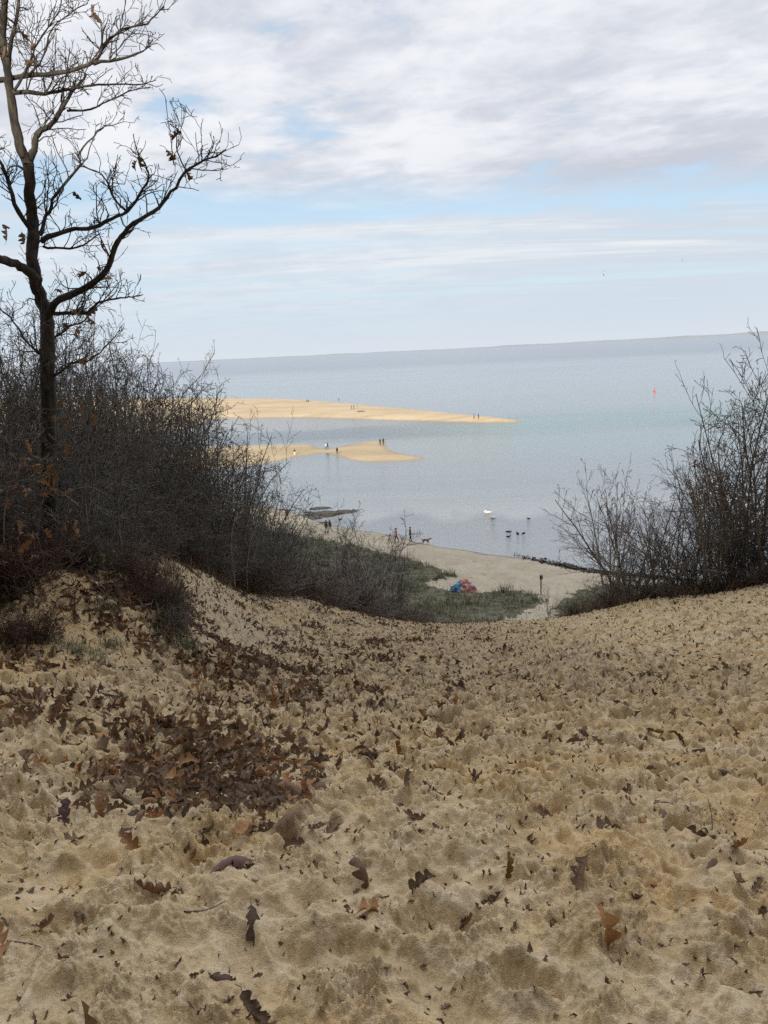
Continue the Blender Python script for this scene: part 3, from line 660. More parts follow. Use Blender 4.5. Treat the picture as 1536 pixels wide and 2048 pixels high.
BIRCHP = dict(n=[10, 6, 4, 3], c=[15, 5.5, 3.0], k=[6, 4, 3, 3], up=[.04, .08, .0, -.02], jit=[.06, .10, .13, .15], tip=.2, rmin=.0045, t0=[.3, .2, .2], len=[3.4, 1.0, .4], ang=[34, 36, 36], ratio=[.34, .45, .5], rr=.5)
ARCH = dict(n=[9, 6, 4, 3], c=[14, 6.5, 3.8], k=[5, 4, 3, 3], up=[-.01, .09, .08, .05], jit=[.07, .14, .18, .2], tip=.25, rmin=.0032, t0=[.12, .15, .15], len=[3.0, 1.1, .45], ang=[40, 45, 42], ratio=[.36, .42, .45], rr=.6)
LOWP = dict(n=[6, 4, 3], c=[9, 3.6], k=[4, 3, 3], up=[.02, .05, .03], jit=[.16, .22, .2], tip=.35, rmin=.003, t0=[.1, .1], len=[1.0, .4], ang=[45, 45], ratio=[.5, .5], rr=.6)
def proto(kind, seed, nst, spread, H, prm, r0, mtl, lean=(0, 0), leafn=0, leafsize=.06, leafmat=None):
    T, tips = stems(seed, nst, spread, H, prm, r0, lean)
    tw = None
    if isinstance(T, tuple): tw = T[1].mesh('twigs', M_twig); T = T[0]
    me = T.mesh('branches', mtl); lv = None
    if leafn:
        R = np.random.default_rng(seed); idx = R.integers(0, len(tips), leafn); P = np.array([tips[i][0] for i in idx])+R.normal(0, .03, (leafn, 3))
        keep = P[:, 2] < H*.75; P = P[keep]
        lv = leaf_mass('leaves', P, R.uniform(.6, 1.3, len(P))*leafsize, leafmat or M_litter, tilt=1.2, link=False, R=R, tint=R.random(len(P))*.55)
    return dict(me=me, lv=lv, tw=tw, H=H, kind=kind)
M_ever = simple('evergreen_leaf', (.055, .062, .036), .6, .5, 3)
K_D = [proto('d', 40+i, 9, .55, 3.2, DENSE, .024, M_twig if i % 2 else M_twig_g, leafn=(0, 700, 60, 420)[i], leafmat=(None, M_ever, None, M_ever)[i]) for i in range(4)]
K_O = [proto('o', 60+i, 5, .42, 3.2, OPEN, .028, M_twig) for i in range(3)]
K_A = [proto('a', 80+i, 7, .85, 3.0, ARCH, .026, M_twig, lean=(-.35, 0) if i == 0 else (.1, 0)) for i in range(2)]
K_B = [proto('b', 90+i, 5, .26, 3.4, BIRCHP, .042, M_birch) for i in range(2)]
K_L = [proto('l', 100+i, 26, .8, 1.0, LOWP, .009, M_twig_r if i == 0 else M_twig, leafn=(60, 260)[i], leafsize=.05) for i in range(2)]
for k in K_B: # fine twigs of a birch are dark, its stems pale
    pass
def plant(pr, name, loc, height, label, cat, group=None, rz=None, wide=1.0, part='branches'):
    s = height/pr['H']; o = empty(name, loc, label, cat, group, random.uniform(0, 6.28) if rz is None else rz)
    o.scale = (s*wide, s*wide, s)
    b = obj(part, pr['me'], o)
    if pr['tw']: tag(obj('twigs', pr['tw'], o), kind='stuff')
    if pr['lv']: obj('leaves', pr['lv'], o)
    return o
def by_px(px, Y, top): g = gpt(px, Y); return g, max(.4, at(px, top, Y)[2]-g[2])
LAB_T = 'bare grey brown shrub tangled in the dense thicket on the left slope'
THICK = [ # px, distance, top px, kind
 (-60,8.6,560,'d'),(-10,9.4,540,'d'),(40,10.4,560,'d'),(-90,10.5,480,'d'),(10,12,500,'d'),(70,11.2,600,'d'),(115,11.0,640,'d'),(140,12.2,590,'d'),(60,13.5,520,'d'),(175,13.0,620,'d'),
 (195,14.5,580,'o'),(215,13.6,700,'d'),(150,15.5,560,'d'),(230,15.5,640,'d'),(262,16.5,600,'o'),(255,15.0,760,'d'),(290,17.5,650,'d'),(300,18.5,620,'o'),(322,18.2,720,'d'),(345,20,625,'o'),(350,18.8,760,'d'),
 (380,20.5,640,'o'),(372,22.0,700,'d'),(405,20.6,780,'d'),(412,23.0,690,'o'),(440,22.0,800,'d'),(440,25,760,'d'),(465,24.0,850,'d'),(470,27,800,'d'),(495,26,860,'d'),(500,29,830,'d'),(520,28,930,'d'),(528,31,880,'d'),(545,33,950,'d'),(480,32,840,'d'),(430,30,780,'d'),(380,28,740,'d'),(330,25,700,'d'),(280,22,640,'d'),(220,20,620,'d'),(150,19,580,'d'),
 (100,10.2,850,'d'),(160,10.6,900,'d'),(205,11.6,960,'d'),(250,13.2,960,'d'),(310,15.8,950,'d'),(360,17.6,960,'d'),(415,19.2,980,'d'),(470,21.0,1000,'d'),(40,9.6,850,'d'),(0,8.9,880,'d'),(-40,8.3,800,'d'),
 (520,22.6,1060,'d')]
nd = {'d': 0, 'o': 0}
for i, (px, Y, top, k) in enumerate(THICK):
    g, h = by_px(px, Y, top); h *= .90-.14*min(max((px-420)/80, 0), 1); px -= 15; K = K_D if k == 'd' else K_O; pr = K[nd[k] % len(K)]; nd[k] += 1
    plant(pr, 'thicket_shrub', g, h, LAB_T, 'shrub', 'shrubs of the left thicket', wide=max(.8, min(1.15, 2.4/h)))
# low dark growth under the thicket and along the left rim
LOWS = [(280,14.6,1050),(330,16.2,1060),(380,17.8,1075),(440,19.6,1090),(500,21.2,1105),(550,22.6,1120),(610,24.4,1130),(660,25.8,1145),(700,26.9,1165),(740,27.8,1185),(790,29.3,1205),(240,12.6,1040),(200,11.2,1040),(640,30,1120),(700,33,1130),(760,34,1150),(600,28,1090),(820,36,1180),(560,27,1060),
 (860,38,1205),(660,38,1110),(730,40,1120),(800,42,1160)]
for i, (px, Y, top) in enumerate(LOWS):
    g, h = by_px(px, Y, top); plant(K_L[i % 2], 'low_scrub', g, min(h, 1.7), 'low dry brown scrub along the left rim of the sand slope', 'scrub', 'low scrub along the left rim', wide=1.5)
# brush on the left bank
for i, (px, Y, top) in enumerate([(215,9.2,1120),(260,9.3,1110),(300,9.4,1130),(330,9.2,1160),(285,8.8,1180),(330,8.6,1220),(345,8.2,1262),(240,9.8,1080),(165,9.0,1060),(195,9.1,1085),(130,8.9,1050),(315,8.5,1235),(350,8.6,1230)]):
    g, h = by_px(px, Y, top); plant(K_L[0 if i % 3 else 1], 'bank_brush', g, max(h, .45), 'dark twiggy brush on the sandy mound of the left bank', 'brush', 'brush on the left bank mound', wide=.95)
for i, (px, Y, top) in enumerate([(-20,7.8,1010),(25,8.0,1030),(60,8.2,1050),(-60,7.6,1000),(20,6.9,1240),(60,7.0,1255)]):
    g, h = by_px(px, Y, top); plant(K_L[0], 'bank_scrub', g, max(h, .35), 'drooping reddish brown scrub at the left edge of the bank', 'scrub', 'scrub at the left edge of the bank', wide=1.1)
# right-hand cluster
RIGHT = [
 ('bare_tree', 1505, 21.0, 615, K_O[0], 'tallest bare tree on the right rim, reaching above the horizon', 'tree', None, .8),
 ('bare_tree', 1452, 21.5, 720, K_O[1], 'bare tree just left of the tallest tree on the right rim', 'tree', None, .95),
 ('bare_tree', 1560, 20.0, 690, K_O[2], 'bare tree cut off by the right edge of the photo', 'tree', None, .9),
 ('leaning_tree', 1425, 21.4, 790, K_A[0], 'bare many stemmed tree leaning left beside dead leaves on the right rim', 'tree', None, 1.0),
 ('slender_birch', 1222, 27.0, 832, K_B[1], 'slender pale birch rising above the big spreading shrub on the right', 'tree', None, .6),
 ('spreading_shrub', 1262, 22.8, 905, K_A[1], 'big bare spreading shrub on the right rim beside the sandy gap', 'shrub', None, 1.15),
 ('spreading_shrub', 1322, 22.6, 930, K_A[0], 'second bare spreading shrub, just right of the big one', 'shrub', None, 1.0)]
for nme, px, Y, top, pr, lab, cat, grp, wd in RIGHT:
    g, h = by_px(px, Y, top); h *= .88; plant(pr, nme, g, h, lab, cat, grp, wide=wd, rz=0 if pr in K_A else None)
for i, (px, Y, top) in enumerate([(1360,23.0,1000),(1450,22.2,1000),(1520,21.5,950),(1480,23,900),(1390,24.5,960),(1560,23,850),(1240,24.6,1070)]):
    g, h = by_px(px, Y, top); plant((K_D+K_O[:1])[i % 5], 'rim_shrub', g, h, 'bare twiggy shrub behind the right rim of the sand', 'shrub', 'shrubs behind the right rim', wide=1.2)
for i, (px, Y, top) in enumerate([(1150,25.8,1195),(1190,25.2,1185),(1225,24.2,1172),(1265,23.4,1165),(1310,22.4,1160),(1350,21.8,1150),(1400,21.2,1135),(1440,20.7,1128),(1480,20.5,1125),(1525,19.8,1115),(1560,19.3,1110),(1345,21,1165),(1230,23.6,1185)]):
    g, h = by_px(px, Y, top); plant(K_L[i % 2], 'rim_scrub', g, max(min(h, 1.1), .3), 'low reddish brown scrub along the right rim of the sand', 'scrub', 'low scrub along the right rim', wide=1.3)
# birches below the lip
for nme, px, Y, top, pr, lab, wd in [
 ('birch_tree', 738, 36.0, 1030, K_B[0], 'pale stemmed birch standing below the lip of the sand, in front of the walkers', 1.15),
 ('birch_tree', 700, 34.0, 1060, K_B[1], 'smaller birch left of the birch in front of the walkers', .9),
 ('birch_tree', 488, 25.5, 985, K_B[1], 'thin white stemmed birch at the right edge of the left thicket', .8),
 ('bare_sapling', 575, 33.0, 1020, K_O[1], 'dark bare sapling in front of the pair on the beach', 1.0),
 ('bare_sapling', 655, 38.0, 1075, K_O[2], 'small bare sapling among the dark grass below the lip', 1.0),
 ('bare_tree', 785, 37.5, 1050, K_O[1], 'fine twigged bare tree right of the birch below the lip', .8),
 ('bare_tree', 716, 39.0, 1035, K_O[0], 'fine twigged bare tree just left of the birch below the lip', .85),
 ('bare_tree', 690, 40.0, 1085, K_O[2], 'lowest bare tree below the lip, left of the birches', .8)]:
    g, h = by_px(px, Y, top); plant(pr, nme, g, h, lab, 'tree', None, wide=wd)
g, h = by_px(1102, 33, 1172); plant(K_O[0], 'dry_stalks', g, h, 'thin reddish dry stalks beside the sandy path', 'plant', wide=.55)

# ---- beach grass: arching blades, one mass --------------------------------
def blades(name, P, hgt, wid, mtl, lean=.5, R=rng, parent=None, link=True):
    n = len(P); a = R.uniform(0, 6.283, n); b = lean*R.uniform(.3, 1.3, n); dx, dy = np.cos(a), np.sin(a)
    side = np.stack([-dy, dx, 0*a], 1)*wid[:, None]/2; D = np.stack([dx, dy, 0*a], 1)
    rows = []
    for t, w in ((0, 1), (.4, .85), (.75, .6), (1, .12)):
        c = P + D*(b*t**1.8*hgt)[:, None]; c = c+np.array([0, 0, 1.])*(hgt*(t-.30*b*t**2.4))[:, None]
        rows += [c-side*w, c+side*w]
    V = np.stack(rows, 1); i = np.arange(n)[:, None, None]*8; f = np.array([[0, 1, 3, 2], [2, 3, 5, 4], [4, 5, 7, 6]])[None]
    tint = np.repeat(np.clip(.55*R.random(n)+.45*(.5+1.1*fbm(P[:, 0]*.8, P[:, 1]*.8, 55, 3)), 0, 1), 8)
    me = mesh_np(name, V.reshape(-1, 3), (i+f).reshape(-1, 4), mtl, attrs={'tint': tint}, link=False)
    return obj(name, me, parent) if link else me
def blade_material(name, stops):
    m, t, b = mat(name); a = t.n.new('ShaderNodeAttribute'); a.attribute_name = 'tint'
    t.put(t.ramp(a.outputs['Fac'], stops), b.inputs['Base Color']); b.inputs['Roughness'].default_value = .7; b.inputs['Specular IOR Level'].default_value = .2
    return m
M_grass = blade_material('beach_grass', [(0, (.09, .105, .062)), (.40, (.17, .18, .105)), (.72, (.27, .255, .16)), (1, (.44, .385, .25))])
M_dry = blade_material('dry_grass', [(0, (.07, .045, .03)), (.5, (.13, .085, .055)), (1, (.23, .165, .105))])
M_marsh = blade_material('marsh_grass', [(0, (.20, .15, .05)), (.5, (.30, .22, .07)), (1, (.25, .24, .10))])
def scatter(poly, n, inside=.0, clump=1.2, seed=3, noise_cut=-.9):
    P = np.asarray(poly); lo, hi = P.min(0), P.max(0); R = np.random.default_rng(seed); m = int(n*3)
    c = R.uniform(lo, hi, (max(8, int(m/9)), 2)); q = c[R.integers(0, len(c), m)]+R.normal(0, .22*clump, (m, 2))
    ok = (sdf(P, q[:, 0], q[:, 1])+fbm(q[:, 0]*.5, q[:, 1]*.5, 8, 3)*1.2 > inside) & (fbm(q[:, 0]*.3, q[:, 1]*.3, 19, 3) > noise_cut)
    return q[ok][:n]
q = scatter(np.concatenate([GRE_XY, xyl([(960,50),(900,46),(600,46),(300,50)])]), 42000, .1, 1.0, 3, -.22)
o = blades('beach_grass', np.stack([q[:, 0], q[:, 1], base_h(q[:, 0], q[:, 1])-.03], 1), rng.uniform(.35, .85, len(q))*np.clip(.85+.9*fbm(q[:, 0]*.7, q[:, 1]*.7, 66, 3), .35, 1.6), rng.uniform(.022, .045, len(q)), M_grass, .9); tag(o, kind='stuff')
q = scatter(np.concatenate([GRE_XY, xyl([(960,50),(900,46),(600,46),(300,50)])]), 5200, -.8, 1.6, 13, -.9)
o = blades('dead_grass_stalks', np.stack([q[:, 0], q[:, 1], base_h(q[:, 0], q[:, 1])-.03], 1), rng.uniform(.4, 1.0, len(q)), rng.uniform(.016, .03, len(q)), M_dry, .5); tag(o, kind='stuff')
q = scatter(GR_R, 12000, .1, 1.0, 4)
o = blades('dune_grass', np.stack([q[:, 0], q[:, 1], base_h(q[:, 0], q[:, 1])-.03], 1), rng.uniform(.35, .8, len(q)), rng.uniform(.015, .035, len(q)), M_grass, .8); tag(o, kind='stuff')
def along(pts, n, w, seed):
    R = np.random.default_rng(seed); t = R.uniform(0, len(pts)-1.001, n); i = t.astype(int); f = (t-i)[:, None]; p = pts[i]*(1-f)+pts[i+1]*f
    return p+R.normal(0, w, (n, 2))
q = np.concatenate([along(xyl([(p, Y+.5) for p, Y in RIM_R[:-1]]), 9000, .45, 5), along(xyl([(p, Y+.5) for p, Y in RIM_L[5:]]), 5000, .45, 6)])
q = q[fbm(q[:, 0]*.9, q[:, 1]*.9, 23, 3) > -.1]
o = blades('rim_grass', np.stack([q[:, 0], q[:, 1], base_h(q[:, 0], q[:, 1])-.03], 1), rng.uniform(.15, .5, len(q)), rng.uniform(.010, .02, len(q)), M_dry, .7); tag(o, kind='stuff')
mp = np.array([onz(*p)[:2] for p in [(-200,799),(200,799),(400,799),(475,799),(485,803),(430,806),(300,808),(-200,810)]])
q = scatter(mp, 9000, .5, 4, 8)
o = blades('marsh_grass', np.stack([q[:, 0], q[:, 1], 0*q[:, 0]+1.35], 1), rng.uniform(.6, 1.3, len(q)), rng.uniform(.10, .22, len(q)), M_marsh, .6); tag(o, kind='stuff')
mp = np.array([onz(*p)[:2] for p in [(-200,838),(200,836),(330,838),(390,842),(395,850),(330,864),(200,872),(-200,876)]])
q = scatter(mp, 7000, .5, 4, 9)
o = blades('salt_marsh_grass', np.stack([q[:, 0], q[:, 1], 0*q[:, 0]+.7], 1), rng.uniform(.5, 1.1, len(q)), rng.uniform(.08, .18, len(q)), M_marsh, .6); tag(o, kind='stuff')
# tufts on the left bank: each its own plant
TUFTS = [(205,1215),(100,1290),(150,1300),(330,1250),(352,1262),(345,1235),(365,1290),(320,1270),(180,1315),(375,1310),(40,1290),(195,1335),(228,1300),(1100,1228),(1350,1208)]
for i, (px, py) in enumerate(TUFTS):
    p = hit(px, py); n = 90; R = np.random.default_rng(i); xy = R.normal(0, .07, (n, 2))
    V0 = np.stack([xy[:, 0], xy[:, 1], base_h(xy[:, 0]+p[0], xy[:, 1]+p[1])-p[2]-.01], 1); big = 1.0 if i in (3, 4, 5, 6, 9) else .6
    o = blades('grass_tuft', V0, R.uniform(.12, .28, n)*big, R.uniform(.005, .010, n), M_grass if i not in (13,) else M_dry, .8, R); o.location = p
    if i < 13: tag(o, 'small dark green grass tuft on the sandy left bank', 'grass tuft', 'grass tufts on the left bank')
    else: tag(o, ('dry brown grass tuft beside the sandy path at the gap', 'small green grass tuft on the right rim sand')[i-13], 'grass tuft')
# a small yellow-green sapling on the bank
p = hit(216, 1180); T = Tubes(); R5 = random.Random(3); pts = [np.array([0, 0, -.02]), np.array([.01, 0, .14]), np.array([-.01, .01, .28]), np.array([.02, 0, .42])]; T.add(pts, [.005, .004, .003, .002], 4)
yo = empty('leafy_sprout', p, 'small yellow green leafy sprout on the brushy left bank', 'plant'); T.build('stem', M_twig, yo)
Pp = np.array([pts[R5.randint(1, 3)]+np.array([R5.gauss(0, .05), R5.gauss(0, .05), R5.gauss(0, .04)]) for _ in range(26)])
leaf_mass('leaves', Pp, rng.uniform(.045, .075, len(Pp)), leaf_const('sprout_leaf', (.13, .15, .04)), yo, 1.0)
# branches with dead leaves in the left thicket and on the right
RB = np.random.default_rng(77)
def leaf_spray(name, cx, cy, Y, sx, sy, n, label, cat='leafy branch'):
    b = gpt(cx, Y); o = empty(name, b, label, cat); T = Tubes(); P = []
    for k in range(max(3, n//7)):
        e = at(cx+RB.normal(0, sx), cy+RB.normal(0, sy), Y+RB.normal(0, .25)); s0 = b+np.array([RB.normal(0, .1), RB.normal(0, .1), 0]); mid = (s0+e)/2+RB.normal(0, .12, 3)
        T.add(smooth_path([s0, mid, e], 7)-b, np.linspace(.010, .003, 7), 4)
        for _ in range(7): P.append(e-b+RB.normal(0, 1, 3)*np.array([sx, sx, sy])*Y/FPX*.55)
    T.build('branches', M_twig, o); P = np.array(P); leaf_mass('leaves', P, RB.uniform(.10, .17, len(P)), M_litter, o, 1.1, LEAF_HI, tint=RB.uniform(.35, .95, len(P)))
leaf_spray('oak_sapling', 95, 960, 8.4, 28, 45, 30, 'young oak still holding orange brown leaves in front of the big trunk')
leaf_spray('oak_sapling', 30, 1060, 7.8, 35, 45, 42, 'young oak with dense dull brown leaves at the left edge of the bank')
leaf_spray('oak_sapling', 165, 780, 9.2, 40, 60, 20, 'young oak with scattered dark brown leaves right of the big trunk')
leaf_spray('oak_sapling', 20, 900, 8.6, 35, 60, 20, 'young oak with brown leaves left of the big trunk')
leaf_spray('oak_sapling', 1432, 985, 20.5, 26, 24, 84, 'young oak with a clump of dark red brown leaves on the right rim')
leaf_spray('oak_sapling', 385, 940, 18.0, 12, 14, 14, 'small oak with reddish leaves deep in the left thicket')

# grey arching stems that loop out of the thicket above the bank
for i, (pp, r, lab) in enumerate([
 ([(62,1112),(85,1105),(118,1092),(122,1060),(100,1030),(70,1015)], .020, 'thick grey looping stem above the sandy bank'),
 ([(70,1110),(95,1070),(112,1045),(135,1030)], .014, 'thin grey stem crossing the looping stem'),
 ([(165,985),(190,1010),(215,1030),(262,1040)], .011, 'pale grey stem drooping right over the bank brush'),
 ([(120,1000),(165,975),(205,985),(235,1020)], .010, 'pale arching stem at the top of the bank brush'),
 ([(210,1090),(245,1045),(290,1035),(330,1052)], .011, 'pale bent stem over the top of the sand slope'),
 ([(300,1100),(310,1040),(340,990),(352,930)], .013, 'straight grey stem rising at the front of the thicket'),
 ([(240,1080),(236,1000),(250,930),(245,860)], .014, 'upright pale stem at the front of the thicket above the brush'),
 ([(415,1120),(405,1040),(420,960),(415,900)], .012, 'upright grey stem at the front of the thicket over the left rim'),
 ([(468,1145),(462,1080),(470,1030),(466,985)], .012, 'tall white stem at the right end of the thicket'),
 ([(492,1150),(500,1090),(512,1050),(520,1015)], .010, 'leaning white stem at the right end of the thicket')]):
    Y = [8.6, 8.6, 9.4, 9.0, 11.5, 15.2, 10.8, 18.4, 20.2, 20.8][i]; P = smooth_path([at(a, b, Y+.05*k) for k, (a, b) in enumerate(pp)], 16)
    g0 = P[0].copy(); zg = h1(g0[0], g0[1]); P[0, 2] = min(P[0, 2], zg-.03); c = np.array([g0[0], g0[1], zg]); T = Tubes(); T.add(P-c, np.linspace(r, r*.4, 16), 5)
    R7 = random.Random(i)
    for k in range(5, 15, 2):
        d = nrm(P[k]-P[k-1]); grow(T, P[k]-c, d+np.array([R7.gauss(0, .6), R7.gauss(0, .6), R7.gauss(.2, .5)]), R7.uniform(.2, .6), r*.4, 1, OAKP, None, R7)
    o = T.build('bare_stem', M_birch if 'white' in lab else M_twig_g); o.location = c; tag(o, lab, 'sapling')

# ------------------------------------------------------------------ fallen leaves
def leaf_density(px, py, x, y, sd, yel):
    """leaves per square metre"""
    def blob(cx, cy, rx, ry, a): return a*np.exp(-(((px-cx)/rx)**2+((py-cy)/ry)**2)**1.5)
    n = fbm(x*1.3, y*1.3, 201, 3); n2 = fbm(x*.5, y*.5, 202, 2)
    clump = sstep(n, .05, .5)
    leftish = sstep(px, 1200, 600); d = 8.0 + 5*leftish*sstep(py, 1900, 1600)
    d = d + (62*leftish+18)*clump*sstep(py, 1720, 1480)*np.clip(.8+n2, .2, 2)
    d = d*np.interp(y, [0, 2, 3, 14, 26, 32], [2.0, 1.8, 1.3, 1.1, .8, .4])
    d += blob(390, 1570, 185, 82, 320)+blob(530, 1650, 110, 60, 130)+blob(60, 1432, 110, 42, 150)+blob(340, 1475, 170, 55, 60)+blob(440, 1350, 90, 25, 130)+blob(520, 1400, 160, 28, 70)
    d += blob(640, 1470, 220, 60, 26)+blob(240, 1215, 110, 85, 90)+blob(330, 1260, 60, 60, 90)+blob(30, 1270, 70, 50, 90)+blob(700, 1600, 180, 80, 12)
    d *= np.where(y > 7.5, 1.7, 1.0)
    return d*np.where(py < 1330, np.where(px < 380, 1, .8), 1)
RLf = np.random.default_rng(99); N = 260000
rq = np.sqrt(RLf.uniform(1.3**2, 31**2, N)); aq = RLf.uniform(RAD(-33), RAD(31), N); A_TOT = (31**2-1.3**2)*(RAD(64))/2
lx, ly = rq*np.sin(aq), rq*np.cos(aq)
bz = base_h(lx, ly); px, py, dd = proj(np.stack([lx, ly, bz], 1))
ML = masks(lx, ly)
dn = leaf_density(px, py, lx, ly, ML[3], ML[2])*np.where(ML[3] > -1.2, 1, .0)*np.where((px > -150) & (px < 1700) & (py < 2300), 1, 0)
keep = RLf.random(N) < dn*A_TOT/N
# near leaves need more candidates than the wide scatter gives
N2 = 90000; r2 = np.sqrt(RLf.uniform(1.3**2, 7.5**2, N2)); a2 = RLf.uniform(RAD(-33), RAD(31), N2); A2 = (7.5**2-1.3**2)*RAD(64)/2
x2, y2 = r2*np.sin(a2), r2*np.cos(a2); b2 = base_h(x2, y2); px2, py2, d2 = proj(np.stack([x2, y2, b2], 1)); M2 = masks(x2, y2)
k2 = RLf.random(N2) < leaf_density(px2, py2, x2, y2, M2[3], M2[2])*A2/N2
keep &= rq > 7.5
lx = np.concatenate([lx[keep], x2[k2]]); ly = np.concatenate([ly[keep], y2[k2]])
lz = GH(lx, ly); px, py, dd = proj(np.stack([lx, ly, lz], 1)); ld = leaf_density(px, py, lx, ly, None, None)
sz = RLf.uniform(.075, .15, len(lx))*np.where(ld > 60, 1.1, 1)
# crumbled pieces out on the trodden slope
sz *= np.where((ld < 40) & (RLf.random(len(lx)) < .45), RLf.uniform(.3, .65, len(lx)), 1)
up = RLf.random(len(lx))
LP = np.stack([lx, ly, lz+sz*.05+np.where(ld > 60, RLf.uniform(0, .05, len(lx)), 0)], 1)
vis = (px > -20) & (px < 1556) & (py < 2060); order = np.argsort(-np.where(vis, sz/dd, 0)); big = order[:280]; rest = np.setdiff1d(np.arange(len(lx)), big)
LEAF_ME = [mesh_np('leaf_shape', v, f, M_leaf, smooth=True, link=False) for v, f in LEAF_HI]
RM = rot_mats(len(lx), .30, RLf); sz[dd < 4.5] *= .85
def put_leaf(p, R3, s, label, group, me=None, name='fallen_leaf'):
    o = bpy.data.objects.new(name, me or LEAF_ME[int(RLf.integers(0, len(LEAF_ME)))]); C.objects.link(o)
    m4 = Matrix([[*(R3[0]*s), p[0]], [*(R3[1]*s), p[1]], [*(R3[2]*s), p[2]], [0, 0, 0, 1]]); o.matrix_world = m4
    return tag(o, label, 'leaf', group)
for i in big:
    inpile = ld[i] > 60
    put_leaf(LP[i], RM[i], sz[i], 'curled brown oak leaf in the dense drift of dead leaves' if inpile else 'dry brown oak leaf lying scattered on the trampled sand',
             'oak leaves heaped in the drift' if inpile else 'oak leaves scattered on the sand')
o = leaf_mass('leaf_litter', LP[rest], sz[rest], M_litter, tilt=.85, tint=np.clip(RLf.random(len(rest))*np.where(dd[rest] > 9, .75, 1), 0, 1), R=RLf); tag(o, kind='stuff')
NC = 46000; rc = np.where(np.arange(NC) < 12000, np.sqrt(RLf.uniform(1.4**2, 9**2, NC)), np.sqrt(RLf.uniform(5**2, 30**2, NC))); ac = RLf.uniform(RAD(-33), RAD(31), NC); cx_, cy_ = rc*np.sin(ac), rc*np.cos(ac)
kc = (masks(cx_, cy_)[3] > -.3) & (rc > 1.3) & (fbm(cx_*2.5, cy_*2.5, 301, 3)+RLf.normal(0, .35, NC) > np.where(cx_ < .10*cy_+1.0, -.18, .22)); cx_, cy_ = cx_[kc], cy_[kc]
o = leaf_mass('leaf_crumbs', np.stack([cx_, cy_, GH(cx_, cy_)+.002], 1), RLf.uniform(.010, .034, len(cx_))*(1+np.hypot(cx_, cy_)/13), M_litter, tilt=.9, tint=RLf.random(len(cx_))*.6, R=RLf); tag(o, kind='stuff')
def special(px, py, s, col, label, tx, ty, yaw, k, lift=.25):
    p = hit(px, py); p = np.array([p[0], p[1], GH(p[0], p[1])+s*lift]); m = leaf_const('leaf_tone', col)
    me = LEAF_ME[k].copy(); me.materials.clear(); me.materials.append(m)
    R3 = np.array((Matrix.Rotation(yaw, 3, 'Z') @ Matrix.Rotation(tx, 3, 'X') @ Matrix.Rotation(ty, 3, 'Y'))); put_leaf(p, R3, s, label, None, me)
special(468, 1752, .15, (.15, .085, .075), 'broad purplish brown leaf lying alone below the leaf drift', .25, .2, 1.9, 0, .15)
special(1216, 1895, .115, (.34, .17, .06), 'bright orange leaf standing upright in the sand at lower right', 1.25, .2, .2, 3, .42)
special(642, 1540, .10, (.36, .36, .27), 'pale grey green leaf among the brown leaves', .3, .3, 1.3, 5, .2)
special(733, 1775, .115, (.14, .085, .05), 'brown leaf propped upright at the edge of a footprint', 1.1, .4, .5, 2, .4)
special(312, 1815, .14, (.19, .10, .055), 'arched brown leaf with a dark curled tip in the near sand', .5, .6, 2.4, 7, .2)
special(203, 1642, .12, (.30, .16, .075), 'slim orange brown leaf standing on end left of the drift', 1.35, 0, .1, 4, .4)
special(135, 1662, .12, (.13, .075, .075), 'purple brown leaf with two points left of the drift', .9, .2, .0, 6, .3)
special(205, 1560, .13, (.33, .185, .085), 'light tan lobed leaf at the left end of the drift', .5, .1, .6, 8, .2)
special(1018, 1775, .085, (.24, .13, .035), 'mustard brown folded leaf standing right of the middle', 1.2, .5, -.3, 9, .4)
special(795, 1520, .12, (.30, .15, .055), 'orange brown leaf standing near the top of the trampled slope', 1.1, .3, .4, 10, .4)
special(1520, 1580, .12, (.33, .18, .10), 'light orange leaf at the right edge of the sand', .5, .2, .8, 11, .3)
special(265, 1700, .11, (.27, .14, .06), 'orange leaf lying folded on bare sand below the drift', .6, -.5, 1.2, 1, .25)
special(320, 1630, .09, (.11, .14, .05), 'dull green leaf blade in the lower part of the drift', 1.0, .3, 2.0, 5, .45)
# sticks and roots lying on the sand
STICKS = [([(78,1310),(82,1335),(100,1352),(128,1365)], .016, 'curved grey root coming out of the left bank'),
 ([(128,1366),(170,1378),(215,1392),(262,1405)], .010, 'long thin dark stick lying below the left bank'),
 ([(200,1402),(235,1408),(268,1413)], .018, 'thick dark stick lying below the left bank'),
 ([(380,1285),(410,1300),(450,1322),(490,1330)], .012, 'dark twig lying on the pale sand beside the bank'),
 ([(1330,1312),(1365,1318),(1400,1316),(1430,1322)], .022, 'weathered stick lying on the sand at the far right'),
 ([(1424,1672),(1422,1650),(1418,1625)], .004, 'thin stem standing out of the sand on the right'),
 ([(590,1700),(605,1670),(640,1655),(700,1652)], .003, 'thin pale bent stem right of the leaf drift'),
 ([(372,1853),(400,1840),(430,1842),(455,1840)], .004, 'thin dark curved twig in the near sand'),
 ([(1310,1620),(1340,1625),(1375,1632)], .008, 'grey twig lying in the trampled sand on the right'),
 ([(0,1268),(25,1262),(50,1256)], .012, 'short dark twig on the left edge of the bank'),
 ([(15,1885),(60,1870),(105,1880)], .004, 'thin dark twig at the left edge near the bottom'),
 ([(260,1352),(330,1350),(395,1366)], .004, 'fine root lying across the foot of the bank')]
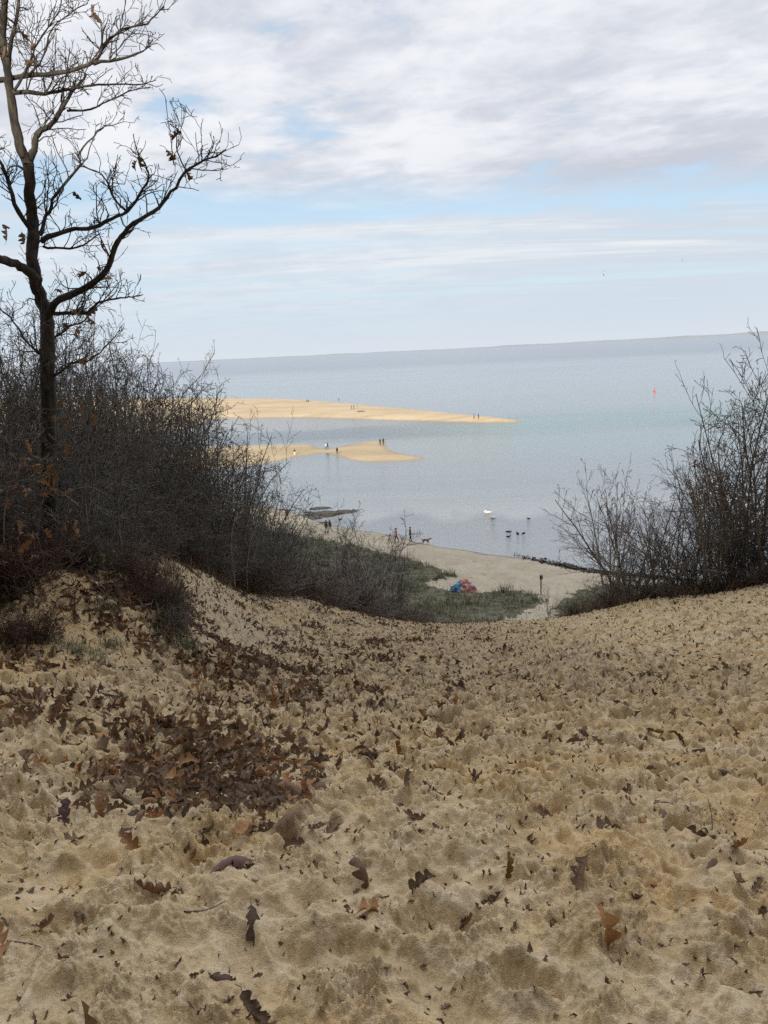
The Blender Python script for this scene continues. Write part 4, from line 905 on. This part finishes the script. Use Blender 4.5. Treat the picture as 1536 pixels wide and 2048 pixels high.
for pp, r, lab in STICKS:
    P = []
    for k, q in enumerate(pp):
        h = hit(*q); P.append(np.array([h[0], h[1], GH(h[0], h[1])+r*.8]))
    if 'standing' in lab: P = [P[0], P[0]+np.array([0, .01, .06]), P[0]+np.array([-.01, .03, .13])]
    P = smooth_path(P, 9); c = P.mean(0)
    if 'standing' not in lab: P[:, 2] = np.maximum(P[:, 2], GH(P[:, 0], P[:, 1])+r*.5)
    T = Tubes(); T.add(P-c, np.linspace(r, r*.45, 9)*.7, 5); o = T.build('fallen_stick', M_twig); o.location = c; tag(o, lab, 'stick')

# ------------------------------------------------------------------ people and animals
def skin_mesh(name, J, E, root=0, sub=1):
    """J: list of (co, rx, ry); E: edges -> one continuous mesh"""
    me = bpy.data.meshes.new(name); me.from_pydata([j[0] for j in J], E, []); me.update()
    o = bpy.data.objects.new(name, me); C.objects.link(o)
    md = o.modifiers.new('Skin', 'SKIN'); md.use_smooth_shade = True
    for i, sv in enumerate(me.skin_vertices[0].data): sv.radius = (J[i][1], J[i][2]); sv.use_root = (i == root)
    if sub: s2 = o.modifiers.new('Sub', 'SUBSURF'); s2.levels = sub; s2.render_levels = sub
    dg = bpy.context.evaluated_depsgraph_get(); dg.update(); out = bpy.data.meshes.new_from_object(o.evaluated_get(dg))
    bpy.data.objects.remove(o); bpy.data.meshes.remove(me); out.name = name
    out.polygons.foreach_set('use_smooth', np.ones(len(out.polygons), bool)); return out
_mc = {}
def cloth(col, rough=.85):
    if col not in _mc: _mc[col] = simple('cloth', col, rough, .18, 20, 0, .2)
    return _mc[col]
SKIN = simple('skin', (.45, .27, .20), .6, .08, 20)
def person(loc, facing, label, top, legs, hair=(.03, .022, .016), H=1.72, stride=.22, arm=.15, coat=0.0, hands=True, lean=0.0, hold=None, group=None, sit=False):
    """facing: angle about Z, 0 looks along +Y (away from the camera)"""
    s = stride; J, tagl, E = [], [], []
    def v(x, y, z, rx, ry, t): J.append((Vector((x, y, z)), rx, ry)); tagl.append(t); return len(J)-1
    def e(a, b): E.append((a, b)); return b
    pel = v(0, 0, .93, .15, .105, 'L'); wa = e(pel, v(0, lean*.2, 1.10, .145, .10, 'T')); ch = e(wa, v(0, lean*.5, 1.30, .17, .115, 'T')); sh = e(ch, v(0, lean*.7, 1.42, .12, .085, 'T'))
    nk = e(sh, v(0, lean*.9+.01, 1.50, .052, .055, 'S')); hd = e(nk, v(0, lean+.03, 1.59, .072, .085, 'S')); e(hd, v(0, lean+.025, 1.67, .066, .078, 'S')); e(hd, v(0, lean+.125, 1.585, .014, .014, 'S'))
    for sg in (-1, 1):
        a = sg*arm
        s1 = e(sh, v(sg*.165, lean*.7, 1.405, .066, .066, 'T')); el = e(s1, v(sg*.235, lean*.6-a*.5-.02, 1.14, .047, .047, 'T'))
        hx, hy, hz = (sg*.23, lean*.6+a*1.2+.10, .91)
        if hold and sg == hold[0]: hx, hy, hz = hold[1]
        wr_ = e(el, v(hx, hy, hz, .032, .030, 'T')); dv = (Vector((hx, hy, hz))-J[el][0]).normalized()
        pm = e(wr_, v(*(Vector((hx, hy, hz))+dv*.06), .036, .020, 'S'))
        if hands:
            for f in range(4):
                base = Vector((hx, hy, hz))+dv*.10+Vector((0, (f-1.5)*.019, 0)); ln = (.055, .066, .062, .045)[f]
                b_ = e(pm, v(*base, .0095, .0095, 'S')); e(b_, v(*(base+dv*ln+Vector((-sg*.018, .006, 0))), .008, .008, 'S'))
            tb = Vector((hx, hy, hz))+dv*.045+Vector((-sg*.01, .034, 0)); t1 = e(pm, v(*tb, .010, .010, 'S')); e(t1, v(*(tb+dv*.04+Vector((0, .012, 0))), .009, .009, 'S'))
        if sit:
            hp = e(pel, v(sg*.10, .02, .90, .085, .09, 'L')); kn = e(hp, v(sg*.13, .36, 1.12, .062, .062, 'L')); an = e(kn, v(sg*.13, .55, .84, .045, .045, 'L')); e(an, v(sg*.13, .68, .83, .042, .035, 'F'))
        else:
            st = sg*s; hp = e(pel, v(sg*.085, 0, .87, .09, .095, 'L')); kn = e(hp, v(sg*.09, st*.62+.03, .49, .062, .066, 'L'))
            an = e(kn, v(sg*.09, st*1.25-(.05 if st < 0 else 0), .095+(.07 if st < -.1 else 0), .042, .046, 'L')); e(an, v(sg*.095, st*1.25+.13-(.03 if st < 0 else 0), .045+(.0 if st < -.1 else 0), .042, .034, 'F'))
    me = skin_mesh('body', J, E, 0, 1)
    mats = {'T': cloth(top), 'L': cloth(legs), 'S': SKIN, 'F': cloth((.05, .045, .04))}; keys = list(mats)
    for k in keys: me.materials.append(mats[k])
    JP = np.array([j[0][:] for j in J]); mid = [(JP[a]*(1-t)+JP[b]*t, tagl[a] if t < .5 else tagl[b]) for a, b in E for t in (0, .25, .45, .55, .75, 1)]
    MP = np.array([m_[0] for m_ in mid]); cen = np.array([p.center[:] for p in me.polygons]); near = ((cen[:, None]-MP[None])**2).sum(-1).argmin(1)
    me.polygons.foreach_set('material_index', np.array([keys.index(mid[i][1]) for i in near], np.int32))
    drop = .80 if sit else 0.0
    o = empty('person', (loc[0], loc[1], loc[2]-drop*H/1.72), label, 'person', group, facing); k = H/1.72; o.scale = (k, k, k); obj('body', me, o)
    def shell(name, rings, col):
        n = 14; V = []
        for (cx, cy, z, rx, ry) in rings: V += [(cx+rx*math.cos(i*2*math.pi/n), cy+ry*math.sin(i*2*math.pi/n), z) for i in range(n)]
        V.append((rings[-1][0], rings[-1][1], rings[-1][2]+.012)); F = grid_faces(len(rings), n)[:, ::-1]; t = [((len(rings)-1)*n+i, (len(rings)-1)*n+(i+1) % n, len(V)-1) for i in range(n)]
        return mesh_np(name, V, [F, np.array(t)], cloth(col), o, smooth=True)
    shell('hair', [(0, lean-.03, 1.56, .062, .055), (0, lean-.018, 1.61, .086, .078), (0, lean, 1.66, .088, .092), (0, lean+.01, 1.71, .07, .08), (0, lean+.01, 1.738, .035, .04)], hair)
    if coat: shell('jacket', [(0, -.005, .93-coat, .20, .145), (0, 0, .98, .178, .128), (0, lean*.3, 1.14, .168, .122), (0, lean*.5, 1.30, .186, .132), (0, lean*.7, 1.41, .15, .10), (0, lean*.8, 1.47, .075, .072)], top)
    return o
def quad(name, loc, facing, label, cat, L, col, dark=None):
    """dog: deep chest, jointed legs, head on a neck; looks along +Y"""
    J, E = [], []
    def v(x, y, z, r, r2=None): J.append((Vector((x, y, z)), r, r2 or r)); return len(J)-1
    def e(a, b): E.append((a, b)); return b
    pel = v(0, -.30, .50, .095, .10); be = e(pel, v(0, -.08, .49, .095, .10)); ch = e(be, v(0, .18, .47, .115, .14)); sh = e(ch, v(0, .30, .53, .09, .10))
    nk = e(sh, v(0, .42, .62, .065)); hd = e(nk, v(0, .53, .66, .068)); mz = e(hd, v(0, .64, .625, .038)); e(mz, v(0, .70, .615, .026))
    for sg in (-1, 1): q = e(hd, v(sg*.06, .50, .70, .024)); e(q, v(sg*.085, .50, .63, .017))
    t = e(pel, v(0, -.42, .55, .032)); t = e(t, v(0, -.55, .60, .026)); e(t, v(0, -.66, .69, .016))
    for sg, ph in ((-1, .08), (1, -.08)):
        k = e(ch, v(sg*.085, .20+ph*.4, .33, .048)); k = e(k, v(sg*.085, .20+ph, .19, .032)); k = e(k, v(sg*.085, .20+ph*1.3, .04, .024)); e(k, v(sg*.085, .25+ph*1.3, .022, .026))
        k = e(pel, v(sg*.085, -.24-ph*.5, .36, .062)); k = e(k, v(sg*.085, -.38-ph, .20, .032)); k = e(k, v(sg*.085, -.36-ph, .04, .024)); e(k, v(sg*.085, -.31-ph, .022, .026))
    me = skin_mesh('body', J, E, 0, 1); me.materials.append(simple('fur', col, .9, .3, 14))
    o = obj(name, me); o.location = loc; o.rotation_euler = (0, 0, facing); o.scale = (L, L, L); tag(o, label, cat); return o
def swimmer(name, loc, facing, label, cat, s, col, neck='up', bill=(.5, .22, .05), group=None):
    """swan or duck on the water; looks along +Y"""
    J, E = [], []
    def v(x, y, z, r, r2=None): J.append((Vector((x, y, z)), r, r2 or r)); return len(J)-1
    def e(a, b): E.append((a, b)); return b
    b0 = v(0, -.30, .15, .10, .09); b1 = e(b0, v(0, -.05, .14, .20, .16)); b2 = e(b1, v(0, .22, .13, .15, .13)); e(b0, v(0, -.48, .20, .04, .03))
    if neck == 'up': pts = [(0, .34, .26, .075), (0, .33, .42, .052), (0, .34, .56, .046), (0, .40, .64, .056)]
    elif neck == 'back': pts = [(0, .36, .22, .08), (0, .30, .32, .055), (0, .18, .33, .052), (0, .06, .35, .05)]
    else: pts = [(0, .30, .24, .085), (0, .33, .32, .07), (0, .37, .36, .082)]
    p = b2
    for q in pts: p = e(p, v(*q))
    me = skin_mesh('body', J, E, 1, 1); me.materials.append(simple('feathers', col, .8, .12, 12))
    o = empty(name, loc, label, cat, group, facing); o.scale = (s, s, s); obj('body', me, o)
    hx = pts[-1]; f = 1 if neck != 'back' else -1
    V = [(-.028, hx[1]+f*.03, hx[2]), (.028, hx[1]+f*.03, hx[2]), (0, hx[1]+f*.03, hx[2]+.03), (0, hx[1]+f*.03, hx[2]-.025), (0, hx[1]+f*.17, hx[2]-.03)]
    mesh_np('bill', V, np.array([[0, 2, 4], [2, 1, 4], [1, 3, 4], [3, 0, 4]]), cloth(bill), o); return o
BLK, NAVY, WHT, DKG = (.018, .018, .022), (.03, .04, .07), (.75, .74, .72), (.06, .06, .055)
def gz(px, py):
    p = hit(px, py, t0=50); return np.array([p[0], p[1], GH(p[0], p[1])])
def top_of(o, px, py):
    """point of a mound object under a pixel"""
    from mathutils.bvhtree import BVHTree
    if o.name not in _bv: _bv[o.name] = BVHTree.FromPolygons([v.co for v in o.data.vertices], [tuple(p.vertices) for p in o.data.polygons])
    h = _bv[o.name].ray_cast(Vector(CAM), Vector(ray(px, py)))[0]
    return np.array(h) if h is not None else onz(px, py, .1)
_bv = {}
person(gz(793,1084.5), -1.45, 'walker in a pink red jacket and dark trousers on the near beach', (.75,.22,.27), NAVY, H=1.8, stride=.2, coat=.06)
man = gz(821,1085); person(man, -1.45, 'walker in an olive brown jacket holding a dog leash on the near beach', (.20,.165,.10), (.05,.055,.07), H=1.92, stride=.05, coat=.14, hold=(1, (.24, .40, 1.0)))
dogp = gz(852,1089); quad('dog', dogp, -1.65, 'ginger brown dog walking ahead on a leash along the shore', 'dog', 1.15, (.42,.17,.05))
# leash from the hand to the collar
hand = man+np.array([.40*math.sin(1.45)+.24*math.cos(1.45), .40*math.cos(1.45)-.24*math.sin(1.45), .98])*1.0; col_ = dogp+np.array([.40, 0, .66]); midp = (hand+col_)/2-np.array([0, 0, .12]); T = Tubes(); T.add(smooth_path([hand, midp, col_], 9)-hand, [.008]*9, 4)
o = T.build('dog_leash', cloth((.10,.09,.08))); o.location = hand; tag(o, 'thin slack leash between the olive jacket walker and the dog', 'leash')
person(gz(653,1067), 2.6, 'walker in a brown camouflage jacket and pale trousers behind the sapling', (.13,.115,.085), (.50,.48,.45), H=1.75, stride=.12, coat=.16)
person(gz(660.5,1065.5), 2.6, 'walker in a light brown coat and faded blue trousers beside the camouflage walker', (.20,.165,.125), (.40,.44,.50), H=1.72, stride=.22, coat=.1)
quad('dog', gz(654,1068.5), -1.4, 'small black dog at the feet of the pair on the beach', 'dog', .5, BLK)
person(gz(575,1041), 2.9, 'walker all in black near the weedy rocks at the thicket edge', BLK, BLK, H=1.78, stride=.15, coat=.12)
B = lambda px, py: top_of(bar, px, py)
person(B(589.5,911.5), 3.0, 'person in dark top and white trousers alone on the sandbar', NAVY, WHT, H=1.7, stride=.06)
person(B(652,899), -1.2, 'person in white jacket walking beside a dark figure on the sandbar', WHT, DKG, H=1.7, stride=.25, coat=.08)
person(B(655.5,899), -1.2, 'dark dressed person striding beside the white jacket on the sandbar', BLK, BLK, H=1.78, stride=.28)
person(B(674.5,909), 3.1, 'person in black standing alone in the middle of the sandbar', BLK, (.05,.05,.055), H=1.75, stride=.05, coat=.14)
quad('dog', np.array([*onz(655.5,911)[:2], -.02]), 1.2, 'small dark dog wading in the shallows by the sandbar', 'dog', .75, (.05,.04,.035))
person(B(760.5,890.5), .3, 'left one of two dark figures at the far end of the sandbar', (.05,.05,.045), (.025,.025,.03), H=1.72, stride=.1)
person(B(767,890), .3, 'right one of two dark figures at the far end of the sandbar', (.03,.03,.035), (.03,.03,.035), H=1.8, stride=.16)
Sp = lambda px, py: top_of(spit, px, py)
person(Sp(948,838), -1.5, 'person in a blue jacket near the tip of the spit', (.10,.20,.42), NAVY, H=1.78, stride=.12)
person(Sp(957,838), -1.5, 'person in black beside the blue jacket near the tip of the spit', BLK, BLK, H=1.75, stride=.1)
person(Sp(703,819), 1.5, 'left one of three small figures on the spit', (.06,.07,.11), NAVY, H=1.7, stride=.15)
person(Sp(708,818.5), 1.5, 'middle one of three small figures on the spit, in dark clothes', BLK, BLK, H=1.75, stride=.15)
person(Sp(715,817.5), 1.5, 'right one of three small figures on the spit, in paler clothes', (.30,.27,.25), (.25,.25,.27), H=1.75, stride=.15)
person(Sp(678,803), 2.0, 'lone dark figure on the far crest of the spit', BLK, BLK, H=1.8, stride=.1)
person(Sp(614,803), 2.5, 'left one of two small figures sitting on the spit', (.10,.05,.05), BLK, sit=True, H=1.7)
person(Sp(617,803), 2.5, 'right one of two small figures sitting on the spit', (.05,.05,.06), BLK, sit=True, H=1.7)
# driftwood on the spit
p = Sp(722,824); T = Tubes(); R9 = random.Random(4); T.add([(-1.6,0,.15),(-.5,.1,.28),(.6,-.1,.25),(1.7,.1,.12)], [.14,.2,.17,.08], 7); T.add([(.2,0,.25),(.6,.1,.6),(.8,.2,.8)], [.09,.06,.03], 5); T.add([(-.6,0,.25),(-.9,-.2,.55)], [.08,.03], 5)
o = T.build('driftwood', M_twig_g); o.location = p; tag(o, 'dark driftwood log lying on the spit below the three figures', 'driftwood')
# birds on the water
w = lambda px, py: np.array([*onz(px, py)[:2], -.015])
swimmer('swan', w(975,1027), 1.5, 'white swan with its neck folded down, farther of the two', 'swan', 1.35, (.82,.81,.76), 'back')
swimmer('swan', w(985.5,1037), 1.1, 'white swan with its neck raised, nearer of the two', 'swan', 1.15, (.82,.81,.76), 'up')
for i, (px, py, f, s, lab) in enumerate([(1015,1064,-1.4,.8,'leftmost duck of the dark group near the shore'),(1020,1064.5,-1.3,.75,'small dark duck just right of the leftmost duck'),(1035.5,1068.5,.2,1.1,'largest dark duck, in the middle of the group'),(1047,1067.5,-1.2,.85,'rightmost duck of the dark group near the shore'),(1017,1074,-1.5,.85,'dark duck swimming nearest the shore'),(1057,1038,1.4,.8,'dark duck alone farther out than the group')]):
    swimmer('duck', w(px, py), f, lab, 'duck', s*.8, (.03,.027,.025), 'short', (.12,.10,.05), 'dark ducks swimming off the beach')
# standing goose by the rocks
gp = w(680,1045); J = [(Vector((0,0,.42)),.15,.12),(Vector((0,.2,.46)),.10,.10),(Vector((0,-.24,.44)),.06,.05),(Vector((0,.30,.60)),.045,.045),(Vector((0,.31,.76)),.036,.036),(Vector((0,.37,.83)),.045,.042),(Vector((0,.48,.81)),.016,.016),(Vector((-.07,-.02,.22)),.03,.03),(Vector((-.07,0,.0)),.016,.016),(Vector((.07,-.02,.22)),.03,.03),(Vector((.07,0,.0)),.016,.016)]
me = skin_mesh('body', J, [(0,1),(0,2),(1,3),(3,4),(4,5),(5,6),(0,7),(7,8),(0,9),(9,10)], 0, 1); me.materials.append(simple('goose_feathers', (.05,.042,.036), .85, .3, 9))
o = obj('goose', me); o.location = gp; o.rotation_euler = (0,0,-1.4); o.scale = (1.1,1.1,1.1); tag(o, 'dark long necked bird standing in the shallows beside the rocks', 'bird')
# gulls in the sky
def gull(px, py, Y, roll, label, col):
    c = at(px, py, Y); me = skin_mesh('body', [(Vector((0,0,0)),.07,.06),(Vector((0,.2,.01)),.045,.045),(Vector((0,-.2,0)),.035,.02)], [(0,1),(0,2)], 0, 1); me.materials.append(cloth((.62,.62,.63)))
    o = empty('gull', c, label, 'gull', None, 1.0); o.rotation_euler = (.2, roll, 1.3); obj('body', me, o)
    for sg in (-1, 1):
        V = []
        for x, y, z, cw in ((.04,.05,.02,.17),(.28,.10,.14,.15),(.50,.02,.10,.10),(.66,-.08,.05,.02)):
            V += [(sg*x, y+cw*.4, z), (sg*x, y-cw*.6, z), (sg*x, y-cw*.6, z-.012), (sg*x, y+cw*.4, z-.012)]
        F = []
        for k in range(3):
            a = k*4
            for m_ in range(4): F.append((a+m_, a+(m_+1) % 4, a+4+(m_+1) % 4, a+4+m_))
        mesh_np('wing', V, np.array(F), cloth(col), o)
gull(1208, 547, 120, .7, 'pale gull banking above the sea, left and lower of the two', (.55,.55,.57))
gull(1365, 522, 140, -.5, 'grey gull flying above the sea, right and higher of the two', (.28,.29,.31))
# red buoy far out
bp = onz(1309, 783); o = empty('buoy', (bp[0], bp[1], 0), 'small red buoy far out on the sea', 'buoy'); k = 2.1
def lathe(name, prof, mtl, par, n=16):
    V = []
    for r, z in prof: V += [(r*math.cos(i*2*math.pi/n), r*math.sin(i*2*math.pi/n), z) for i in range(n)]
    return mesh_np(name, V, grid_faces(len(prof), n)[:, ::-1], mtl, par, smooth=True)
RED = simple('red_paint', (.62,.08,.05), .5, .1, 3)
lathe('float', [(.02,-.4),(1.0,-.3),(1.15,.25),(.95,.6),(.35,.75),(.02,.76)], RED, o); lathe('mast', [(.34,.72),(.26,1.8),(.2,2.4),(.02,2.42)], RED, o); lathe('topmark', [(.02,2.4),(.5,2.45),(.42,2.75),(.02,3.2)], RED, o); o.scale = (.5,.5,.6)

# ------------------------------------------------------------------ rocks, weed, painted boulder, post
def rock(name, loc, dims, mtl, label, cat, seed, rz=0.0, parent=None, nu=40, nv=18, bump=.22, group=None):
    th = np.linspace(0, 2*np.pi, nu, endpoint=False); ph = np.linspace(-.5, np.pi/2, nv); T_, P_ = np.meshgrid(th, ph); d = np.stack([np.cos(T_)*np.cos(P_), np.sin(T_)*np.cos(P_), np.sin(P_)], -1)
    r = 1+bump*(fbm(d[..., 0]*1.6+seed*3.1, d[..., 1]*1.6+d[..., 2]*1.3, seed, 4))+bump*.5*fbm(d[..., 0]*5+seed, d[..., 1]*5-d[..., 2]*4, seed+5, 3)
    V = (d*r[..., None]*np.array(dims)/2*np.array([1, 1, 1.6])).reshape(-1, 3); o = mesh_np(name, V, grid_faces(nv, nu)[:, ::-1], mtl, parent, smooth=True)
    o.location = loc; o.rotation_euler = (0, 0, rz); return tag(o, label, cat, group)
def weed_rock():
    m, t, b = mat('weedy_rock'); g = t.n.new('ShaderNodeTexCoord').outputs['Object']; n = t.noise(g, 3, 6, .7)
    t.put(t.ramp(n, [(.3, (.016,.014,.011)), (.5, (.038,.034,.024)), (.72, (.085,.074,.054))]), b.inputs['Base Color']); b.inputs['Roughness'].default_value = .6
    bn = t.n.new('ShaderNodeBump'); bn.inputs['Strength'].default_value = .8; bn.inputs['Distance'].default_value = .1; t.put(t.noise(g, 9, 6, .7), bn.inputs['Height']); t.put(bn.outputs[0], b.inputs['Normal']); return m
M_weed = weed_rock()
for i, (px, py, wd, dp, ht, lab) in enumerate([(650,1029,5.6,4.2,.7,'largest dark weedy rock in the shallows off the beach'),(640,1017,4.2,2.2,.4,'flat weedy rock farthest out off the beach'),(690,1024,3.4,2.8,.5,'rightmost dark weedy rock of the shallows group'),(623,1037,4.0,2.2,.35,'weedy rock touching the sand below the largest rock'),(560,1022,5.0,2.0,.4,'long dark rock at the waterline beside the thicket'),(618,1025,2.2,1.2,.3,'small weedy rock between the larger shallow rocks'),(707,1022,1.6,1.4,.4,'small dark rock at the outer right end of the group'),(650,1045,2.0,.9,.3,'small dark rock on the wet sand behind the walking pair')]):
    p = onz(px, py); rock('weedy_rock', (p[0], p[1], -.12), (wd, dp, ht), M_weed, lab, 'rock', 10+i, rng.uniform(-.1, .1))
# line of stones and wrack on the right of the beach
wr_ = np.array([gz(px, py) for px, py in [(1040,1108),(1075,1118),(1110,1126),(1150,1137),(1200,1145),(1260,1150),(1340,1158)]])
for i in range(30):
    t = (i/30)**.8*(len(wr_)-1.001)+rng.uniform(-.1, .1); t = min(max(t, 0), len(wr_)-1.001); k = int(t); f = t-k; p = wr_[k]*(1-f)+wr_[k+1]*f; s = rng.uniform(.3, .95)*(1.0 if t > 2 else .7)
    x, y = p[0]+rng.normal(0, .4), p[1]+rng.normal(-.3, .75)
    rock('shore_stone', (x, y, GH(x, y)-.03), (s*1.5, s, s*.55), M_weed, 'dark weedy stone in the stone line along the right waterline', 'stone', 40+i, rng.uniform(0, 3), nu=16, nv=8, group='dark stones along the right waterline')
q = along(wr_[:, :2], 2600, .75, 31); o = leaf_mass('seaweed_wrack', np.stack([q[:, 0], q[:, 1], GH(q[:, 0], q[:, 1])+.03], 1), rng.uniform(.15, .45, len(q)), leaf_const('seaweed', (.035,.028,.018)), tilt=.5); tag(o, kind='stuff')
def paint_mat():
    m, t, b = mat('painted_rock'); g = t.n.new('ShaderNodeTexCoord').outputs['Object']; P = t.sep(g)
    nz = t.noise(g, 1.6, 4, .6, 0, True); w_ = t.vm('ADD', g, t.vm('MULTIPLY', t.vm('SUBTRACT', nz, (.5,.5,.5)), (.45,.45,.45))); Q = t.sep(w_)
    n = t.noise(g, 3.2, 3, .5); blue = t.ramp(n, [(.36, (.05,.09,.36)), (.47, (.06,.24,.50)), (.55, (.03,.25,.31)), (.64, (.30,.40,.62))])
    n2 = t.noise(g, 2.6, 3, .5, 1.0); cor = t.ramp(n2, [(.38, (.62,.16,.13)), (.5, (.64,.25,.17)), (.62, (.68,.34,.34))])
    c = t.mix(t.ss(Q[0], -.30, -.24), blue, cor)
    dx = t.m('SUBTRACT', Q[0], .02); dz = t.m('SUBTRACT', Q[2], .62); r = t.m('SQRT', t.m('ADD', t.m('MULTIPLY', dx, dx), t.m('MULTIPLY', t.m('MULTIPLY', dz, dz), 2.2)))
    ring = t.m('MULTIPLY', t.ss(r, .22, .26), t.ss(r, .40, .36)); c = t.mix(ring, c, (.72,.64,.48)); c = t.mix(t.ss(r, .24, .20), c, (.45,.20,.24))
    dx2 = t.m('SUBTRACT', Q[0], .50); pk = t.m('MULTIPLY', t.ss(dx2, -.15, .1), t.ss(Q[2], .38, .5)); c = t.mix(pk, c, (.58,.30,.36))
    t.put(t.mul(.5, c, t.ramp(t.noise(g, 11, 5, .7), [(.3, (.7,.7,.7)), (.7, (1.1,1.1,1.1))])), b.inputs['Base Color']); b.inputs['Roughness'].default_value = .7; return m
p = gz(928, 1184); rock('painted_boulder', (p[0], p[1]+.3, p[2]-.1), (2.4, 1.6, 1.3), paint_mat(), 'boulder painted bright blue and coral pink beside the beach grass', 'boulder', 3, .0, bump=.16, nu=64, nv=30)
p = gz(1082, 1190); post = empty('nest_box_post', p, 'wooden post with a small dark topped box beside the sandy path', 'post')
def bx(name, c, s, mtl, par, bev=.01):
    import bmesh
    bm = bmesh.new(); bmesh.ops.create_cube(bm, size=1.0)
    for v in bm.verts: v.co = Vector((v.co.x*s[0]+c[0], v.co.y*s[1]+c[1], v.co.z*s[2]+c[2]))
    bmesh.ops.bevel(bm, geom=bm.edges[:], offset=bev, segments=1, affect='EDGES'); me = bpy.data.meshes.new(name); bm.to_mesh(me); bm.free(); me.materials.append(mtl); return obj(name, me, par)
M_wood = bark('post_wood', (.15,.085,.045), (.30,.18,.10)); M_wd = bark('weathered_board', (.17,.15,.125), (.30,.27,.23))
bx('pole', (0,0,.70), (.10,.10,1.56), M_wood, post); b_ = bx('box', (.03,0,1.66), (.24,.22,.36), M_wd, post)
bx('front_board', (-.055,-.118,1.66), (.10,.02,.34), simple('dark_board', (.03,.025,.02)), b_, .004); bx('roof', (.03,-.01,1.86), (.30,.30,.03), M_wd, b_, .006)
